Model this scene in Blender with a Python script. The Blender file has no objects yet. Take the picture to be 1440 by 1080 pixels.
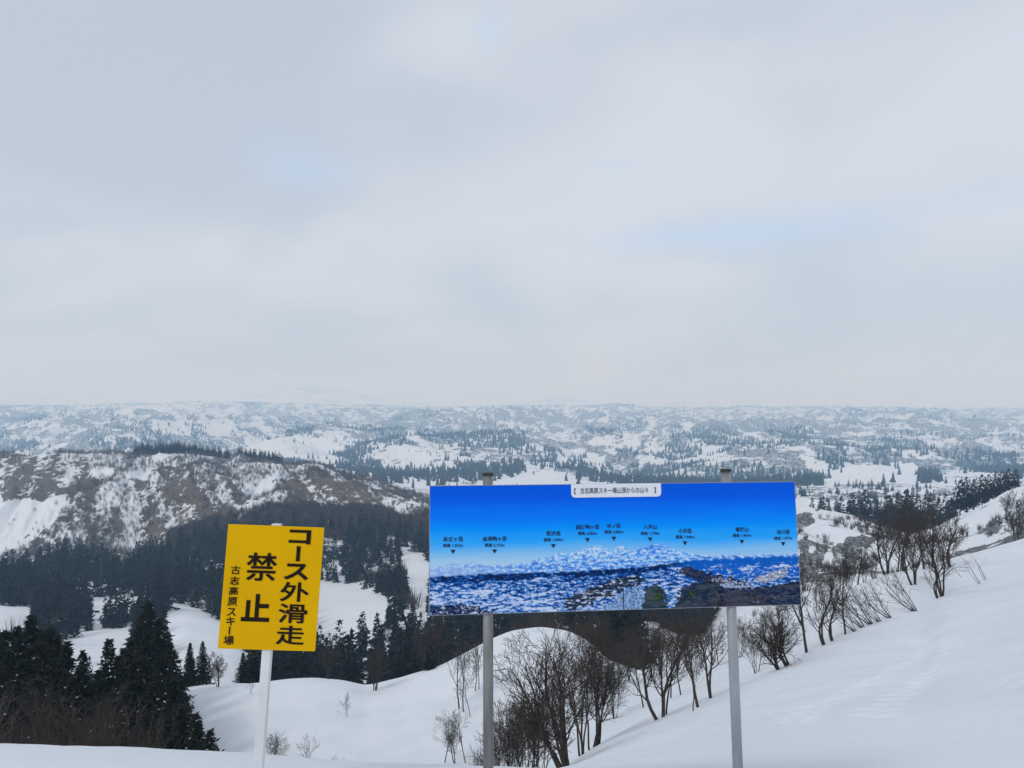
import bpy, math, random
import numpy as np
R = math.radians
SC = bpy.context.scene
COL = SC.collection
F = 1100.0          # focal length in photograph pixels
CX, HY = 720.0, 555.0   # centre column and true horizon row of the photograph
rng = np.random.default_rng(7)

# ------------------------------------------------------------------ noise
def _h(ix, iy, s):
    n = (ix.astype(np.int64) * 374761393 + iy.astype(np.int64) * 668265263 + s * 974711) & 0xffffffff
    n = ((n ^ (n >> 13)) * 1274126177) & 0xffffffff
    return ((n ^ (n >> 16)) & 0xffff) / 65535.0
def vnoise(x, y, s=0):
    ix = np.floor(x); iy = np.floor(y); fx = x - ix; fy = y - iy
    a = _h(ix, iy, s) * 2 * math.pi; b = _h(ix + 1, iy, s) * 2 * math.pi
    c = _h(ix, iy + 1, s) * 2 * math.pi; d = _h(ix + 1, iy + 1, s) * 2 * math.pi
    u = fx ** 3 * (fx * (fx * 6 - 15) + 10); v = fy ** 3 * (fy * (fy * 6 - 15) + 10)
    g = lambda t, px, py: np.cos(t) * px + np.sin(t) * py
    n0 = g(a, fx, fy) * (1 - u) + g(b, fx - 1, fy) * u
    n1 = g(c, fx, fy - 1) * (1 - u) + g(d, fx - 1, fy - 1) * u
    return (n0 * (1 - v) + n1 * v) * 1.5
def fbm(x, y, o=4, s=0, gain=.5):
    r = 0; a = 1; t = 0
    for i in range(o):
        r = r + a * vnoise(x, y, s + i * 17); t += a; a *= gain; x = x * 2.03 + 3.1; y = y * 2.03 - 1.7
    return r / t * 1.3
def ridged(x, y, o=4, s=0):
    r = 0; a = 1; t = 0
    for i in range(o):
        r = r + a * (1 - np.abs(vnoise(x, y, s + i * 17)) * 2); t += a; a *= .5; x = x * 2.1 + 3.1; y = y * 2.1 - 1.7
    return r / t
def sstep(a, b, x):
    t = np.clip((x - a) / (b - a), 0, 1); return t * t * (3 - 2 * t)
def inpoly(px, py, poly):
    px = np.asarray(px, float); py = np.asarray(py, float); r = np.zeros(px.shape, bool); n = len(poly)
    for i in range(n):
        x0, y0 = poly[i]; x1, y1 = poly[(i + 1) % n]
        if y0 == y1: continue
        c = ((y0 > py) != (y1 > py)) & (px < (x1 - x0) * (py - y0) / (y1 - y0) + x0); r ^= c
    return r

# ------------------------------------------------------------------ land form
# each line of the land: distance in metres and where its profile runs, left to right
def L(D, *pts): return (D, pts)
LINES = [
 L(.6, (0, 3580)),
 L(2.2, (0, 1415)),
 L(4.6, (-400, 1038), (0, 1045), (150, 1050), (300, 1056), (400, 1063), (500, 1069), (600, 1075), (700, 1078), (800, 1082), (900, 1088), (1000, 1095), (1200, 1098), (1440, 1090), (2300, 1070)),
 L([(-400, 25), (800, 25), (940, 28), (1000, 30), (1100, 34), (1189, 38), (1243, 41), (1326, 46), (1440, 54), (1600, 60), (2300, 70)],
   (-400, 1230), (300, 1230), (600, 1185), (700, 1115), (800, 1078), (850, 1050), (940, 1010), (1000, 983), (1050, 961), (1110, 934), (1150, 914), (1189, 893), (1243, 873), (1295, 857), (1326, 837), (1383, 815), (1440, 792), (1600, 720), (2300, 640)),
 L([(-400, 62), (600, 62), (800, 58), (1000, 56), (1176, 60), (1290, 64), (1440, 72), (1600, 85), (2300, 100)],
   (-400, 1125), (300, 1112), (500, 1092), (600, 1082), (700, 1062), (800, 1038), (900, 1000), (1000, 966), (1060, 935), (1130, 880), (1176, 835), (1246, 808), (1290, 799), (1340, 786), (1440, 757), (1600, 680), (2300, 600)),
 L([(-400, 95), (230, 90), (400, 93), (560, 98), (760, 104), (860, 108), (1000, 110), (2300, 130)],
   (-400, 1010), (0, 1000), (150, 990), (215, 981), (250, 971), (290, 966), (330, 963), (400, 956), (440, 953), (480, 956), (515, 964), (560, 954), (620, 936), (690, 899), (720, 886), (760, 881), (800, 887), (830, 903), (855, 928), (903, 944), (990, 930), (1060, 900), (1130, 868), (1176, 846), (1246, 822), (1300, 812), (1440, 775), (1600, 700), (2300, 610)),
 L(150, (-400, 985), (0, 985), (180, 985), (230, 958), (290, 948), (340, 957), (400, 990), (500, 1000), (700, 960), (760, 945), (830, 940), (880, 946), (940, 935), (1000, 912), (1060, 885), (1130, 868), (1176, 850), (1300, 818), (1440, 778), (1600, 705), (2300, 620)),
 L(230, (-400, 930), (0, 905), (100, 915), (200, 915), (260, 893), (330, 905), (400, 940), (500, 945), (700, 920), (830, 915), (880, 900), (900, 878), (940, 888), (990, 893), (1050, 850), (1125, 800), (1200, 798), (1300, 785), (1380, 762), (1440, 735), (1600, 690), (2300, 630)),
 L([(-400, 320), (1000, 320), (1120, 300), (2300, 300)],
   (-400, 850), (0, 852), (60, 858), (100, 868), (180, 862), (235, 848), (290, 858), (330, 872), (440, 880), (500, 869), (550, 860), (700, 860), (900, 850), (990, 840), (1060, 790), (1100, 740), (1125, 713), (1180, 722), (1230, 738), (1260, 752), (1290, 750), (1330, 738), (1380, 715), (1410, 697), (1440, 684), (1600, 640), (2300, 610)),
 L(450, (-400, 815), (0, 825), (100, 812), (235, 815), (330, 815), (440, 820), (500, 820), (560, 808), (700, 810), (900, 800), (1060, 765), (1125, 742), (1230, 742), (1300, 745), (1400, 742), (1440, 735), (1600, 700), (2300, 680)),
 L(620, (-400, 790), (0, 785), (60, 770), (170, 775), (250, 752), (370, 735), (450, 735), (520, 735), (600, 745), (700, 750), (900, 745), (1125, 728), (1440, 715), (2300, 680)),
 L(900, (-400, 650), (0, 640), (45, 637), (130, 641), (180, 636), (240, 632), (300, 638), (360, 646), (400, 652), (450, 658), (480, 669), (520, 675), (560, 692), (605, 702), (700, 712), (900, 716), (1125, 705), (1440, 700), (2300, 690)),
 L(1250, (-400, 668), (0, 662), (240, 655), (400, 668), (500, 682), (600, 690), (900, 690), (1125, 685), (1440, 678)),
 L(2100, (0, 652), (1440, 656)),
 L(3300, (0, 615), (720, 620), (1440, 624)),
 L(5800, (0, 588), (720, 592), (1440, 594)),
 L(9100, (-400, 571), (0, 570), (100, 571), (300, 566), (450, 571), (600, 574), (720, 573), (850, 572), (1000, 574), (1150, 573), (1440, 577)),
 L(11800, (0, 577)),
 L(14300, (0, 574)),
 L(17500, (-400, 560), (0, 556), (60, 557), (130, 566), (220, 571), (300, 557), (350, 550), (390, 544), (425, 539), (460, 543), (520, 554), (600, 565), (700, 570), (760, 560), (800, 556), (850, 562), (950, 568), (1440, 570)),
 L(20500, (0, 576)),
]
PXG = np.arange(-1200., 2640., 4.)
def _smooth(a, k=3):
    p = np.pad(a, k, mode='edge'); return np.convolve(p, np.ones(2 * k + 1) / (2 * k + 1), 'valid')
TD = []; TP = []
for D, pts in LINES:
    if isinstance(D, list): d = _smooth(np.interp(PXG, [p[0] for p in D], [p[1] for p in D]), 10)
    else: d = np.full(PXG.shape, float(D))
    TD.append(np.log(d)); TP.append(_smooth(np.interp(PXG, [p[0] for p in pts], [p[1] for p in pts]), 2))
TD = np.array(TD); TP = np.array(TP)        # K x G

def _profile(px, Y):
    """row of the photograph on which the smooth land lies at column px and distance Y (monotone cubic in log distance)"""
    g = np.clip((px - PXG[0]) / 4.0, 0, len(PXG) - 1.001); i = g.astype(int); f = g - i
    T = TD[:, i] * (1 - f) + TD[:, i + 1] * f
    P = TP[:, i] * (1 - f) + TP[:, i + 1] * f
    h = np.diff(T, axis=0); dl = np.diff(P, axis=0) / h
    w1 = 2 * h[1:] + h[:-1]; w2 = h[1:] + 2 * h[:-1]
    with np.errstate(divide='ignore', invalid='ignore'):
        m = (w1 + w2) / (w1 / dl[:-1] + w2 / dl[1:])
    m = np.where(dl[:-1] * dl[1:] > 0, m, 0.0)
    S = np.vstack([dl[:1], m, dl[-1:]])
    t = np.clip(np.log(np.maximum(Y, .6)), T[0], T[-1])
    k = np.clip((T <= t[None]).sum(0) - 1, 0, len(T) - 2)
    j = np.arange(len(t))
    hh = h[k, j]; s = (t - T[k, j]) / hh
    p0 = P[k, j]; p1 = P[k + 1, j]; m0 = S[k, j] * hh; m1 = S[k + 1, j] * hh
    return (2*s**3 - 3*s**2 + 1) * p0 + (s**3 - 2*s**2 + s) * m0 + (-2*s**3 + 3*s**2) * p1 + (s**3 - s**2) * m1

FOOT = []                      # old ski and foot tracks on the near slope
for (x0, y0, x1, y1, n) in ((4.2, 9.5, 15.5, 31, 70), (5.0, 9.0, 17.0, 33, 64)):
    for q in range(n):
        u = q / (n - 1); FOOT.append((x0 + (x1 - x0) * u + .9 * math.sin(u * 5 + x0) + .13 * (-1) ** q, y0 + (y1 - y0) * u + .1 * math.sin(q * 2.3)))
FOOT = np.array(FOOT)
SKI = []
for (x0, y0, x1, y1, c) in ((6.0, 10, 24, 33, 1.2), (6.3, 9.9, 24.4, 32.6, 1.2), (3.2, 9, 12, 32, -1.0), (3.45, 9, 12.3, 31.8, -1.0)):
    for q in range(170):
        u = q / 169; SKI.append((x0 + (x1 - x0) * u + c * math.sin(u * 3.1), y0 + (y1 - y0) * u))
SKI = np.array(SKI)

def land(x, Y):
    x = np.atleast_1d(np.asarray(x, float)); Y = np.atleast_1d(np.asarray(Y, float))
    out = np.empty(x.shape)
    for a in range(0, len(x), 60000):
        xx = x[a:a + 60000]; yy = Y[a:a + 60000]; ye = np.maximum(yy, .6)
        px = CX + F * xx / ye
        z = (HY - _profile(px, ye)) / F * ye
        z = np.where(yy < .6, -1.65, z)
        n = .022 * fbm(xx * .9, yy * .9, 4, 3) * sstep(1, 3, yy) * sstep(14, 7, yy)
        n = n + .13 * fbm(xx * .12, yy * .12, 3, 4) * sstep(6, 20, yy) * sstep(130, 90, yy)
        n = n + .045 * fbm(xx * .8, yy * .35, 4, 14) * sstep(6, 12, yy) * sstep(90, 60, yy)
        n = n + 1.5 * fbm(xx * .03, yy * .03, 4, 5) * sstep(110, 200, yy) * sstep(620, 420, yy)
        right = sstep(1050, 1120, px)
        n = n + right * 2.2 * (ridged(xx * .02, yy * .02, 5, 6) - .5) * sstep(150, 230, yy) * sstep(520, 420, yy)
        rr = sstep(560, 680, yy) * sstep(1250, 950, yy)
        crest = 1 - .72 * np.exp(-((yy - 905) / 45) ** 2)
        n = n + rr * crest * 22 * (ridged((xx + .4 * yy) * .014 + .3 * fbm(xx * .01, yy * .01, 2, 18), yy * .0040, 6, 8) - .55)
        n = n + rr * 1.6 * fbm(xx * .07, yy * .05, 3, 9)
        fr = sstep(1250, 1900, yy) * sstep(14500, 11500, yy)
        amp = np.interp(yy, [1250, 2100, 3300, 5800, 7500, 9100, 11000], [20, 70, 150, 200, 110, 42, 15])
        n = n + fr * amp * (ridged(xx * .0012 + .5 * fbm(xx * .001, yy * .001, 2, 13), yy * .0010, 6, 10) - .55 + .4 * fbm(xx * .0006, yy * .0006, 2, 12))
        n = n + sstep(14500, 17300, yy) * 75 * (ridged(xx * .0007, yy * .0007, 5, 11) - .5)
        near = (yy > 8) & (yy < 36) & (xx > 3)
        if near.any():
            q = np.where(near)[0]
            for q0 in range(0, len(q), 12000):
                qq = q[q0:q0 + 12000]; d2 = ((xx[qq, None] - FOOT[None, :, 0]) ** 2 + ((yy[qq, None] - FOOT[None, :, 1]) * .8) ** 2)
                n[qq] -= .10 * np.exp(-d2.min(1) / .022)
            for q0 in range(0, len(q), 12000):
                qq = q[q0:q0 + 12000]; d2 = ((xx[qq, None] - SKI[None, :, 0]) ** 2 + ((yy[qq, None] - SKI[None, :, 1])) ** 2)
                n[qq] -= .035 * np.exp(-d2.min(1) / .008)
        out[a:a + 60000] = z + n
    return out
def g1(x, Y): return float(land([x], [Y])[0])
def wx(px, Y): return (px - CX) / F * Y
def solveD(px, py, lo, hi):
    Ds = np.linspace(lo, hi, 160); x = (px - CX) / F * Ds
    p = HY - F * land(x, Ds) / Ds
    return float(Ds[np.argmin(np.abs(p - py))])

# ------------------------------------------------------------------ object helpers
def tag(o, label=None, cat=None, group=None, kind=None):
    if label: o['label'] = label
    if cat: o['category'] = cat
    if group: o['group'] = group
    if kind: o['kind'] = kind
    return o
def mesh_np(name, V, faces, mats, midx=None, smooth=False):
    """faces: list of (M x n) integer arrays"""
    me = bpy.data.meshes.new(name)
    V = np.asarray(V, np.float32); me.vertices.add(len(V)); me.vertices.foreach_set('co', V.ravel())
    faces = [np.asarray(f, np.int32) for f in faces if len(f)]
    nl = sum(f.size for f in faces); nf = sum(len(f) for f in faces)
    me.loops.add(nl); me.polygons.add(nf)
    me.loops.foreach_set('vertex_index', np.concatenate([f.ravel() for f in faces]))
    tot = np.concatenate([np.full(len(f), f.shape[1], np.int32) for f in faces])
    st = np.concatenate([[0], np.cumsum(tot)[:-1]]).astype(np.int32)
    me.polygons.foreach_set('loop_start', st)
    try: me.polygons.foreach_set('loop_total', tot)
    except Exception: pass
    for m in (mats if isinstance(mats, (list, tuple)) else [mats]): me.materials.append(m)
    if midx is not None: me.polygons.foreach_set('material_index', np.asarray(midx, np.int32))
    if smooth: me.polygons.foreach_set('use_smooth', np.ones(nf, bool))
    me.update(calc_edges=True); me.validate()
    return me
def link(name, me, parent=None):
    o = bpy.data.objects.new(name, me); COL.objects.link(o)
    if parent: o.parent = parent
    return o
def empty(name, loc):
    o = bpy.data.objects.new(name, None); COL.objects.link(o); o.location = loc; o.empty_display_size = .3; return o
def copy_tree(o, parent=None):
    c = o.copy(); COL.objects.link(c)
    if parent: c.parent = parent
    for ch in list(o.children): copy_tree(ch, c)
    return c

# ------------------------------------------------------------------ materials
def mat(name):
    m = bpy.data.materials.new(name); m.use_nodes = True; nt = m.node_tree; nt.nodes.clear()
    out = nt.nodes.new('ShaderNodeOutputMaterial'); b = nt.nodes.new('ShaderNodeBsdfPrincipled')
    nt.links.new(b.outputs[0], out.inputs[0]); return m, nt, b
def N(nt, t, **kw):
    n = nt.nodes.new(t)
    for k, v in kw.items():
        if hasattr(n, k): setattr(n, k, v)
        else: n.inputs[k.replace('_', ' ')].default_value = v
    return n
def noise_rgb(nt, scale, c0, c1, p0=.3, p1=.7, detail=5, coord='Object', stretch=None):
    tc = N(nt, 'ShaderNodeTexCoord'); src = tc.outputs[coord]
    if stretch:
        mp = N(nt, 'ShaderNodeMapping'); mp.inputs['Scale'].default_value = stretch; nt.links.new(src, mp.inputs[0]); src = mp.outputs[0]
    n = N(nt, 'ShaderNodeTexNoise'); n.inputs['Scale'].default_value = scale; n.inputs['Detail'].default_value = detail
    nt.links.new(src, n.inputs['Vector'])
    r = N(nt, 'ShaderNodeValToRGB'); r.color_ramp.elements[0].position = p0; r.color_ramp.elements[1].position = p1
    r.color_ramp.elements[0].color = (*c0, 1); r.color_ramp.elements[1].color = (*c1, 1)
    nt.links.new(n.outputs['Fac'], r.inputs[0]); return r, n
def simple(name, c0, c1, scale=4, rough=.8, metal=0, spec=.3, bump=0, bscale=None, stretch=None):
    m, nt, b = mat(name); r, n = noise_rgb(nt, scale, c0, c1, stretch=stretch)
    nt.links.new(r.outputs[0], b.inputs['Base Color']); b.inputs['Roughness'].default_value = rough
    b.inputs['Metallic'].default_value = metal; b.inputs['Specular IOR Level'].default_value = spec
    if bump:
        bp = N(nt, 'ShaderNodeBump'); bp.inputs['Strength'].default_value = bump; bp.inputs['Distance'].default_value = .02
        nt.links.new(n.outputs['Fac'], bp.inputs['Height']); nt.links.new(bp.outputs[0], b.inputs['Normal'])
    return m

def snow_near():
    m, nt, b = mat('snow'); r, n = noise_rgb(nt, .35, (.69, .72, .77), (.76, .785, .82), detail=6)
    nt.links.new(r.outputs[0], b.inputs['Base Color']); b.inputs['Roughness'].default_value = .75; b.inputs['Specular IOR Level'].default_value = .15
    r2, n2 = noise_rgb(nt, 7, (0, 0, 0), (1, 1, 1), detail=7); r3, n3 = noise_rgb(nt, 1.3, (0, 0, 0), (1, 1, 1), detail=3, stretch=(1, .35, 1))
    b1 = N(nt, 'ShaderNodeBump'); b1.inputs['Strength'].default_value = .35; b1.inputs['Distance'].default_value = .02; nt.links.new(n2.outputs['Fac'], b1.inputs['Height'])
    b2 = N(nt, 'ShaderNodeBump'); b2.inputs['Strength'].default_value = .5; b2.inputs['Distance'].default_value = .06; nt.links.new(n3.outputs['Fac'], b2.inputs['Height'])
    nt.links.new(b1.outputs[0], b2.inputs['Normal']); nt.links.new(b2.outputs[0], b.inputs['Normal'])
    return m
def snow_cover(name, scale, rock0, rock1, scrub0, scrub1, stretch=(1, 1, 1), detail=9, rough=.66, spk=.6):
    """snow broken by bare earth and leafless scrub; how much of each is a vertex attribute of the land"""
    m, nt, b = mat(name)
    tc = N(nt, 'ShaderNodeTexCoord'); mp = N(nt, 'ShaderNodeMapping'); mp.inputs['Scale'].default_value = stretch; nt.links.new(tc.outputs['Object'], mp.inputs[0])
    def nz(s, d, w=rough):
        n = N(nt, 'ShaderNodeTexNoise'); n.inputs['Scale'].default_value = s; n.inputs['Detail'].default_value = d; n.inputs['Roughness'].default_value = w
        nt.links.new(mp.outputs[0], n.inputs['Vector']); return n
    def mask(attr, nn, k, lo, hi):
        a = N(nt, 'ShaderNodeAttribute'); a.attribute_name = attr
        s = N(nt, 'ShaderNodeMath', operation='SUBTRACT'); nt.links.new(nn.outputs['Fac'], s.inputs[0]); s.inputs[1].default_value = .5
        q = N(nt, 'ShaderNodeMath', operation='MULTIPLY_ADD'); nt.links.new(s.outputs[0], q.inputs[0]); q.inputs[1].default_value = k; nt.links.new(a.outputs['Fac'], q.inputs[2])
        r = N(nt, 'ShaderNodeMapRange'); r.interpolation_type = 'SMOOTHSTEP'; r.inputs['From Min'].default_value = lo; r.inputs['From Max'].default_value = hi
        nt.links.new(q.outputs[0], r.inputs['Value']); return r
    def mix(fac, a, c):
        x = N(nt, 'ShaderNodeMix', data_type='RGBA'); nt.links.new(fac, x.inputs['Factor'])
        for s, v in ((6, a), (7, c)):
            if isinstance(v, tuple): x.inputs[s].default_value = (*v, 1)
            else: nt.links.new(v, x.inputs[s])
        return x.outputs[2]
    n1 = nz(scale, detail); n2 = nz(scale * 3.1, detail - 2); n3 = nz(scale * 9, 5)
    ms = mask('scrub', n1, 2.2, .44, .60); mr = mask('rock', n2, 1.9, .44, .56)
    sp = N(nt, 'ShaderNodeMapRange'); sp.interpolation_type = 'SMOOTHSTEP'; sp.inputs['From Min'].default_value = .40; sp.inputs['From Max'].default_value = .56; sp.inputs['To Min'].default_value = spk; nt.links.new(n3.outputs['Fac'], sp.inputs['Value'])
    mm = N(nt, 'ShaderNodeMath', operation='MULTIPLY'); nt.links.new(ms.outputs[0], mm.inputs[0]); nt.links.new(sp.outputs[0], mm.inputs[1])
    sn = mix(n2.outputs['Fac'], (.70, .73, .78), (.80, .82, .85))
    sc = mix(n3.outputs['Fac'], scrub0, scrub1); rk = mix(n3.outputs['Fac'], rock0, rock1)
    c = mix(mm.outputs[0], sn, sc); c = mix(mr.outputs[0], c, rk)
    nt.links.new(c, b.inputs['Base Color']); b.inputs['Roughness'].default_value = .85; b.inputs['Specular IOR Level'].default_value = .1
    return m
M_SNOW = snow_near()
M_HILL = snow_cover('hill_snow', .10, (.06, .052, .048), (.12, .105, .095), (.04, .038, .038), (.10, .095, .092), spk=.7)
M_ROCK = snow_cover('ridge_snow', .045, (.04, .033, .028), (.21, .165, .13), (.04, .038, .04), (.12, .112, .108), (1, .6, 1.4), 10, .7, .35)
M_FAR = snow_cover('plateau_snow', .013, (.05, .05, .05), (.11, .11, .11), (.038, .044, .05), (.12, .126, .132), (1, .7, 1.6), 9, .68, .45)  # scrub tones tilted blue: some distance haze put into the colour
M_MOUNT = snow_cover('mountain_snow', .002, (.1, .1, .1), (.2, .2, .2), (.1, .1, .11), (.2, .2, .22), (1, 1, 2))
M_FOL = simple('cedar_foliage', (.008, .012, .010), (.030, .032, .020), 1.6, .8, spec=.1)
M_FOLB = simple('dark_foliage', (.008, .012, .013), (.022, .028, .024), .7, .85, spec=.08)
M_FARFOL = simple('far_foliage', (.010, .016, .016), (.024, .032, .028), .02, .85, spec=.1)
M_BARK = simple('bark', (.035, .029, .025), (.085, .07, .058), 9, .9, spec=.15, bump=.4, stretch=(1, 1, .3))
M_TWIG = simple('twig_bark', (.034, .027, .023), (.085, .066, .054), 3, .9, spec=.15)
M_SCRUB = simple('grey_twigs', (.07, .062, .058), (.16, .145, .135), .1, .9, spec=.1)
M_SCRUBB = simple('brown_twigs', (.06, .047, .04), (.105, .082, .066), .1, .9, spec=.1)
M_LEAF = simple('withered_leaf', (.12, .06, .03), (.22, .12, .06), 6, .8)
M_SNOWCAP = simple('snow_clump', (.75, .78, .82), (.84, .86, .88), 3, .8, spec=.1)

# ------------------------------------------------------------------ the land sheet
def make_land():
    px = np.concatenate([np.arange(-1150, -60, 26.), np.arange(-60, 1500, 2.6), np.arange(1500, 2600, 26.)])
    u = (px - CX) / F
    seg = [(-6, .6, 8, 0), (.6, 4.6, 60, 1), (4.6, 8, 30, 1), (8, 34, 400, 1), (34, 60, 70, 1), (60, 82, 36, 1), (82, 112, 40, 1), (112, 330, 110, 1), (330, 560, 60, 1), (560, 905, 120, 1), (905, 1260, 40, 1), (1260, 9100, 350, 1), (9100, 14300, 30, 1), (14300, 20500, 36, 1)]
    Y = []
    for a, b, n, lg in seg:
        Y += list(np.geomspace(a, b, n, endpoint=False) if lg else np.linspace(a, b, n, endpoint=False))
    Y.append(20500.); Y = np.array(Y)
    w = np.where(Y < 10, Y + 8 * (1 - sstep(-6, 10, Y)) , Y)      # the fan opens behind the viewer
    w = np.maximum(w, 1.5)
    X = u[None, :] * w[:, None]; YY = np.repeat(Y[:, None], len(u), 1)
    Z = land(X.ravel(), YY.ravel()).reshape(X.shape)
    P = CX + F * X / np.maximum(YY, .6); PY = HY - F * Z / np.maximum(YY, .6)
    # land cover
    wob = fbm(X * .02, YY * .015, 4, 21); P2 = P + 26 * wob; PY2 = PY + 20 * fbm(X * .02 + 9, YY * .015, 4, 22)
    rock = np.zeros(X.shape); scrub = np.zeros(X.shape)
    r = (YY > 520) & (YY < 960) & (P < 680)
    A = [(-80, 636), (95, 641), (128, 652), (112, 682), (62, 718), (30, 728), (-80, 752)]
    B = [(226, 648), (262, 652), (276, 688), (294, 722), (280, 750), (250, 728), (230, 702)]
    C = [(402, 684), (436, 662), (482, 668), (560, 692), (612, 704), (612, 722), (560, 718), (500, 714), (430, 718), (402, 705)]
    D_ = [(40, 738), (95, 728), (110, 700), (125, 700), (112, 742), (70, 775), (20, 792)]
    E_ = [(190, 720), (222, 715), (245, 750), (240, 775), (190, 775), (178, 745)]
    streak = fbm((X + .5 * (YY - 800)) * .045, YY * .010, 4, 28)
    for pl, v in ((A, .60), (B, .70), (C, .67), (D_, .58), (E_, .62)):
        rock = np.where(r & inpoly(P2, PY2, pl), v - .02, rock)
    lowr = r & (PY > 672) & (P > 45) & (P < 430)
    rock = np.where(lowr, np.maximum(rock, .36 + .62 * streak + .12 * sstep(690, 760, PY)), rock)
    chute = [(-20, 700), (62, 702), (95, 690), (80, 735), (30, 770), (-30, 790)]
    scrub = np.where(r, .36 + .22 * fbm(X * .011, YY * .008, 3, 25) + .46 * streak + .10 * sstep(690, 760, PY), scrub)
    rock = np.where(r & (rock > .3), rock + .42 * streak, rock)
    scrub = np.where(r & inpoly(P2, PY2, chute), .1, scrub); rock = np.where(r & inpoly(P2, PY2, chute), .1, rock)
    h = (YY > 170) & (YY < 520) & (P > 1060)
    slope = np.zeros(X.shape); slope[1:] = (Z[1:] - Z[:-1]) / (YY[1:] - YY[:-1])
    scrub = np.where(h, .18 + .34 * sstep(.4, .8, ridged(X * .02, YY * .02, 4, 26)) * sstep(715, 740, PY), scrub)
    H1 = [(1195, 752), (1238, 752), (1262, 742), (1268, 752), (1215, 775), (1205, 812), (1168, 800), (1172, 772)]
    H2 = [(1118, 718), (1150, 716), (1152, 730), (1132, 742), (1132, 790), (1165, 770), (1155, 800), (1118, 830)]
    H3 = [(1386, 728), (1412, 730), (1415, 744), (1395, 742)]
    H4 = [(1335, 780), (1400, 755), (1440, 745), (1440, 752), (1380, 778)]
    for pl in (H1, H2, H3, H4): scrub = np.where(h & inpoly(P2 - 4 * wob, PY2, pl), .68, scrub)
    m = (YY > 900) & (YY < 1300) & ~r; scrub = np.where(m, .46 + .3 * fbm(X * .008, YY * .006, 3, 33), scrub)
    f = YY >= 1300
    sc = .30 + .30 * fbm(X * .0011, YY * .0008, 4, 27) + .34 * sstep(.02, .4, np.abs(slope)) + .16 * fbm(X * .006, YY * .006, 3, 31)
    fields = [[(1120, 640), (1175, 655), (1290, 650), (1300, 700), (1180, 700)], [(690, 668), (800, 664), (850, 680), (700, 684)], [(480, 672), (600, 672), (600, 690), (520, 690)], [(780, 630), (850, 640), (850, 660), (790, 655)], [(210, 592), (330, 590), (330, 612), (215, 612)], [(340, 612), (480, 616), (470, 648), (350, 640)], [(900, 632), (1010, 630), (1010, 650), (910, 652)]]
    for pl in fields: sc = np.where(f & inpoly(P + 20 * fbm(X * .003, YY * .003, 3, 30), PY + 5 * wob, pl), .16, sc)
    scrub = np.where(f, sc, scrub); scrub = np.where(YY > 13000, .42, scrub)
    V = np.stack([X, YY, Z], -1)
    rows = [('snow_slope', -9, 82, M_SNOW), ('snow_hills', 82, 560, M_HILL), ('rocky_ridge', 560, 1260, M_ROCK), ('plateau', 1260, 14300, M_FAR), ('mountains', 14300, 1e9, M_MOUNT)]
    nc = len(u)
    for nm, y0, y1, mt in rows:
        i0 = int(np.searchsorted(Y, y0 - 1e-6)); i1 = min(int(np.searchsorted(Y, y1 - 1e-6)), len(Y) - 1)
        v = V[i0:i1 + 1].reshape(-1, 3); nr = i1 - i0 + 1
        idx = np.arange(nr * nc).reshape(nr, nc)
        q = np.stack([idx[:-1, :-1], idx[:-1, 1:], idx[1:, 1:], idx[1:, :-1]], -1).reshape(-1, 4)
        me = mesh_np(nm, v, [q], mt, smooth=True)
        for an, arr in (('rock', rock), ('scrub', scrub)):
            at = me.attributes.new(an, 'FLOAT', 'POINT'); at.data.foreach_set('value', arr[i0:i1 + 1].ravel().astype(np.float32))
        tag(link(nm, me), kind='structure')
make_land()

# ------------------------------------------------------------------ conifers
def conifer_arrays(seed, H, Rad, whorls, per, clumps, size, lo=.1, shape=.8):
    """crown faces as many small pointed sprays on drooping boughs -> (verts, tris)"""
    g = np.random.default_rng(seed); V = []
    lean = g.uniform(-.02, .02, 2) * H
    gap = g.uniform(0, 6.28)
    for k in range(whorls):
        t = k / (whorls - 1); h = H * (lo + (1 - lo) * t ** .92)
        rad = Rad * (1 - t) ** shape * g.uniform(.72, 1.15) + .05 * Rad
        nb = max(3, int(per * (1 - .55 * t)))
        a0 = g.uniform(0, 6.28)
        for j in range(nb):
            a = a0 + j * 6.283 / nb + g.uniform(-.35, .35)
            rr = rad * g.uniform(.62, 1.15) * (1 + .16 * math.cos(a - gap))
            d = np.array([math.cos(a), math.sin(a), 0.]); s = np.array([-d[1], d[0], 0.])
            nc = max(1, int(round(clumps * (1 - .5 * t))))
            for c in range(nc):
                f = (c + g.uniform(.35, .95)) / nc
                p = d * rr * f + np.array([lean[0] * t, lean[1] * t, h - .34 * rr * f ** 1.4 + .12 * rr * f ** 3 + g.normal(0, .03) * rad])
                sz = size * g.uniform(.6, 1.35) * (1 - .45 * t)
                for q in range(2 + int(g.integers(0, 2))):
                    e = d * g.uniform(.2, 1) + s * g.uniform(-1, 1) + np.array([0, 0, g.uniform(-.75, .35)]); e /= np.linalg.norm(e)
                    w = np.cross(e, g.normal(0, 1, 3)); w /= np.linalg.norm(w) + 1e-6
                    b = p + g.normal(0, .16, 3) * sz
                    V += [b - w * sz * .34, b + w * sz * .34 , b + e * sz * 1.15]
    # leader
    for q in range(5):
        w = g.normal(0, 1, 3); w[2] = 0; w /= np.linalg.norm(w); b = np.array([lean[0], lean[1], H * (.955 + .008 * q)])
        V += [b - w * size * .25, b + w * size * .25, b + np.array([0, 0, size * .7])]
    V = np.array(V); return V, np.arange(len(V)).reshape(-1, 3)
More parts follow.
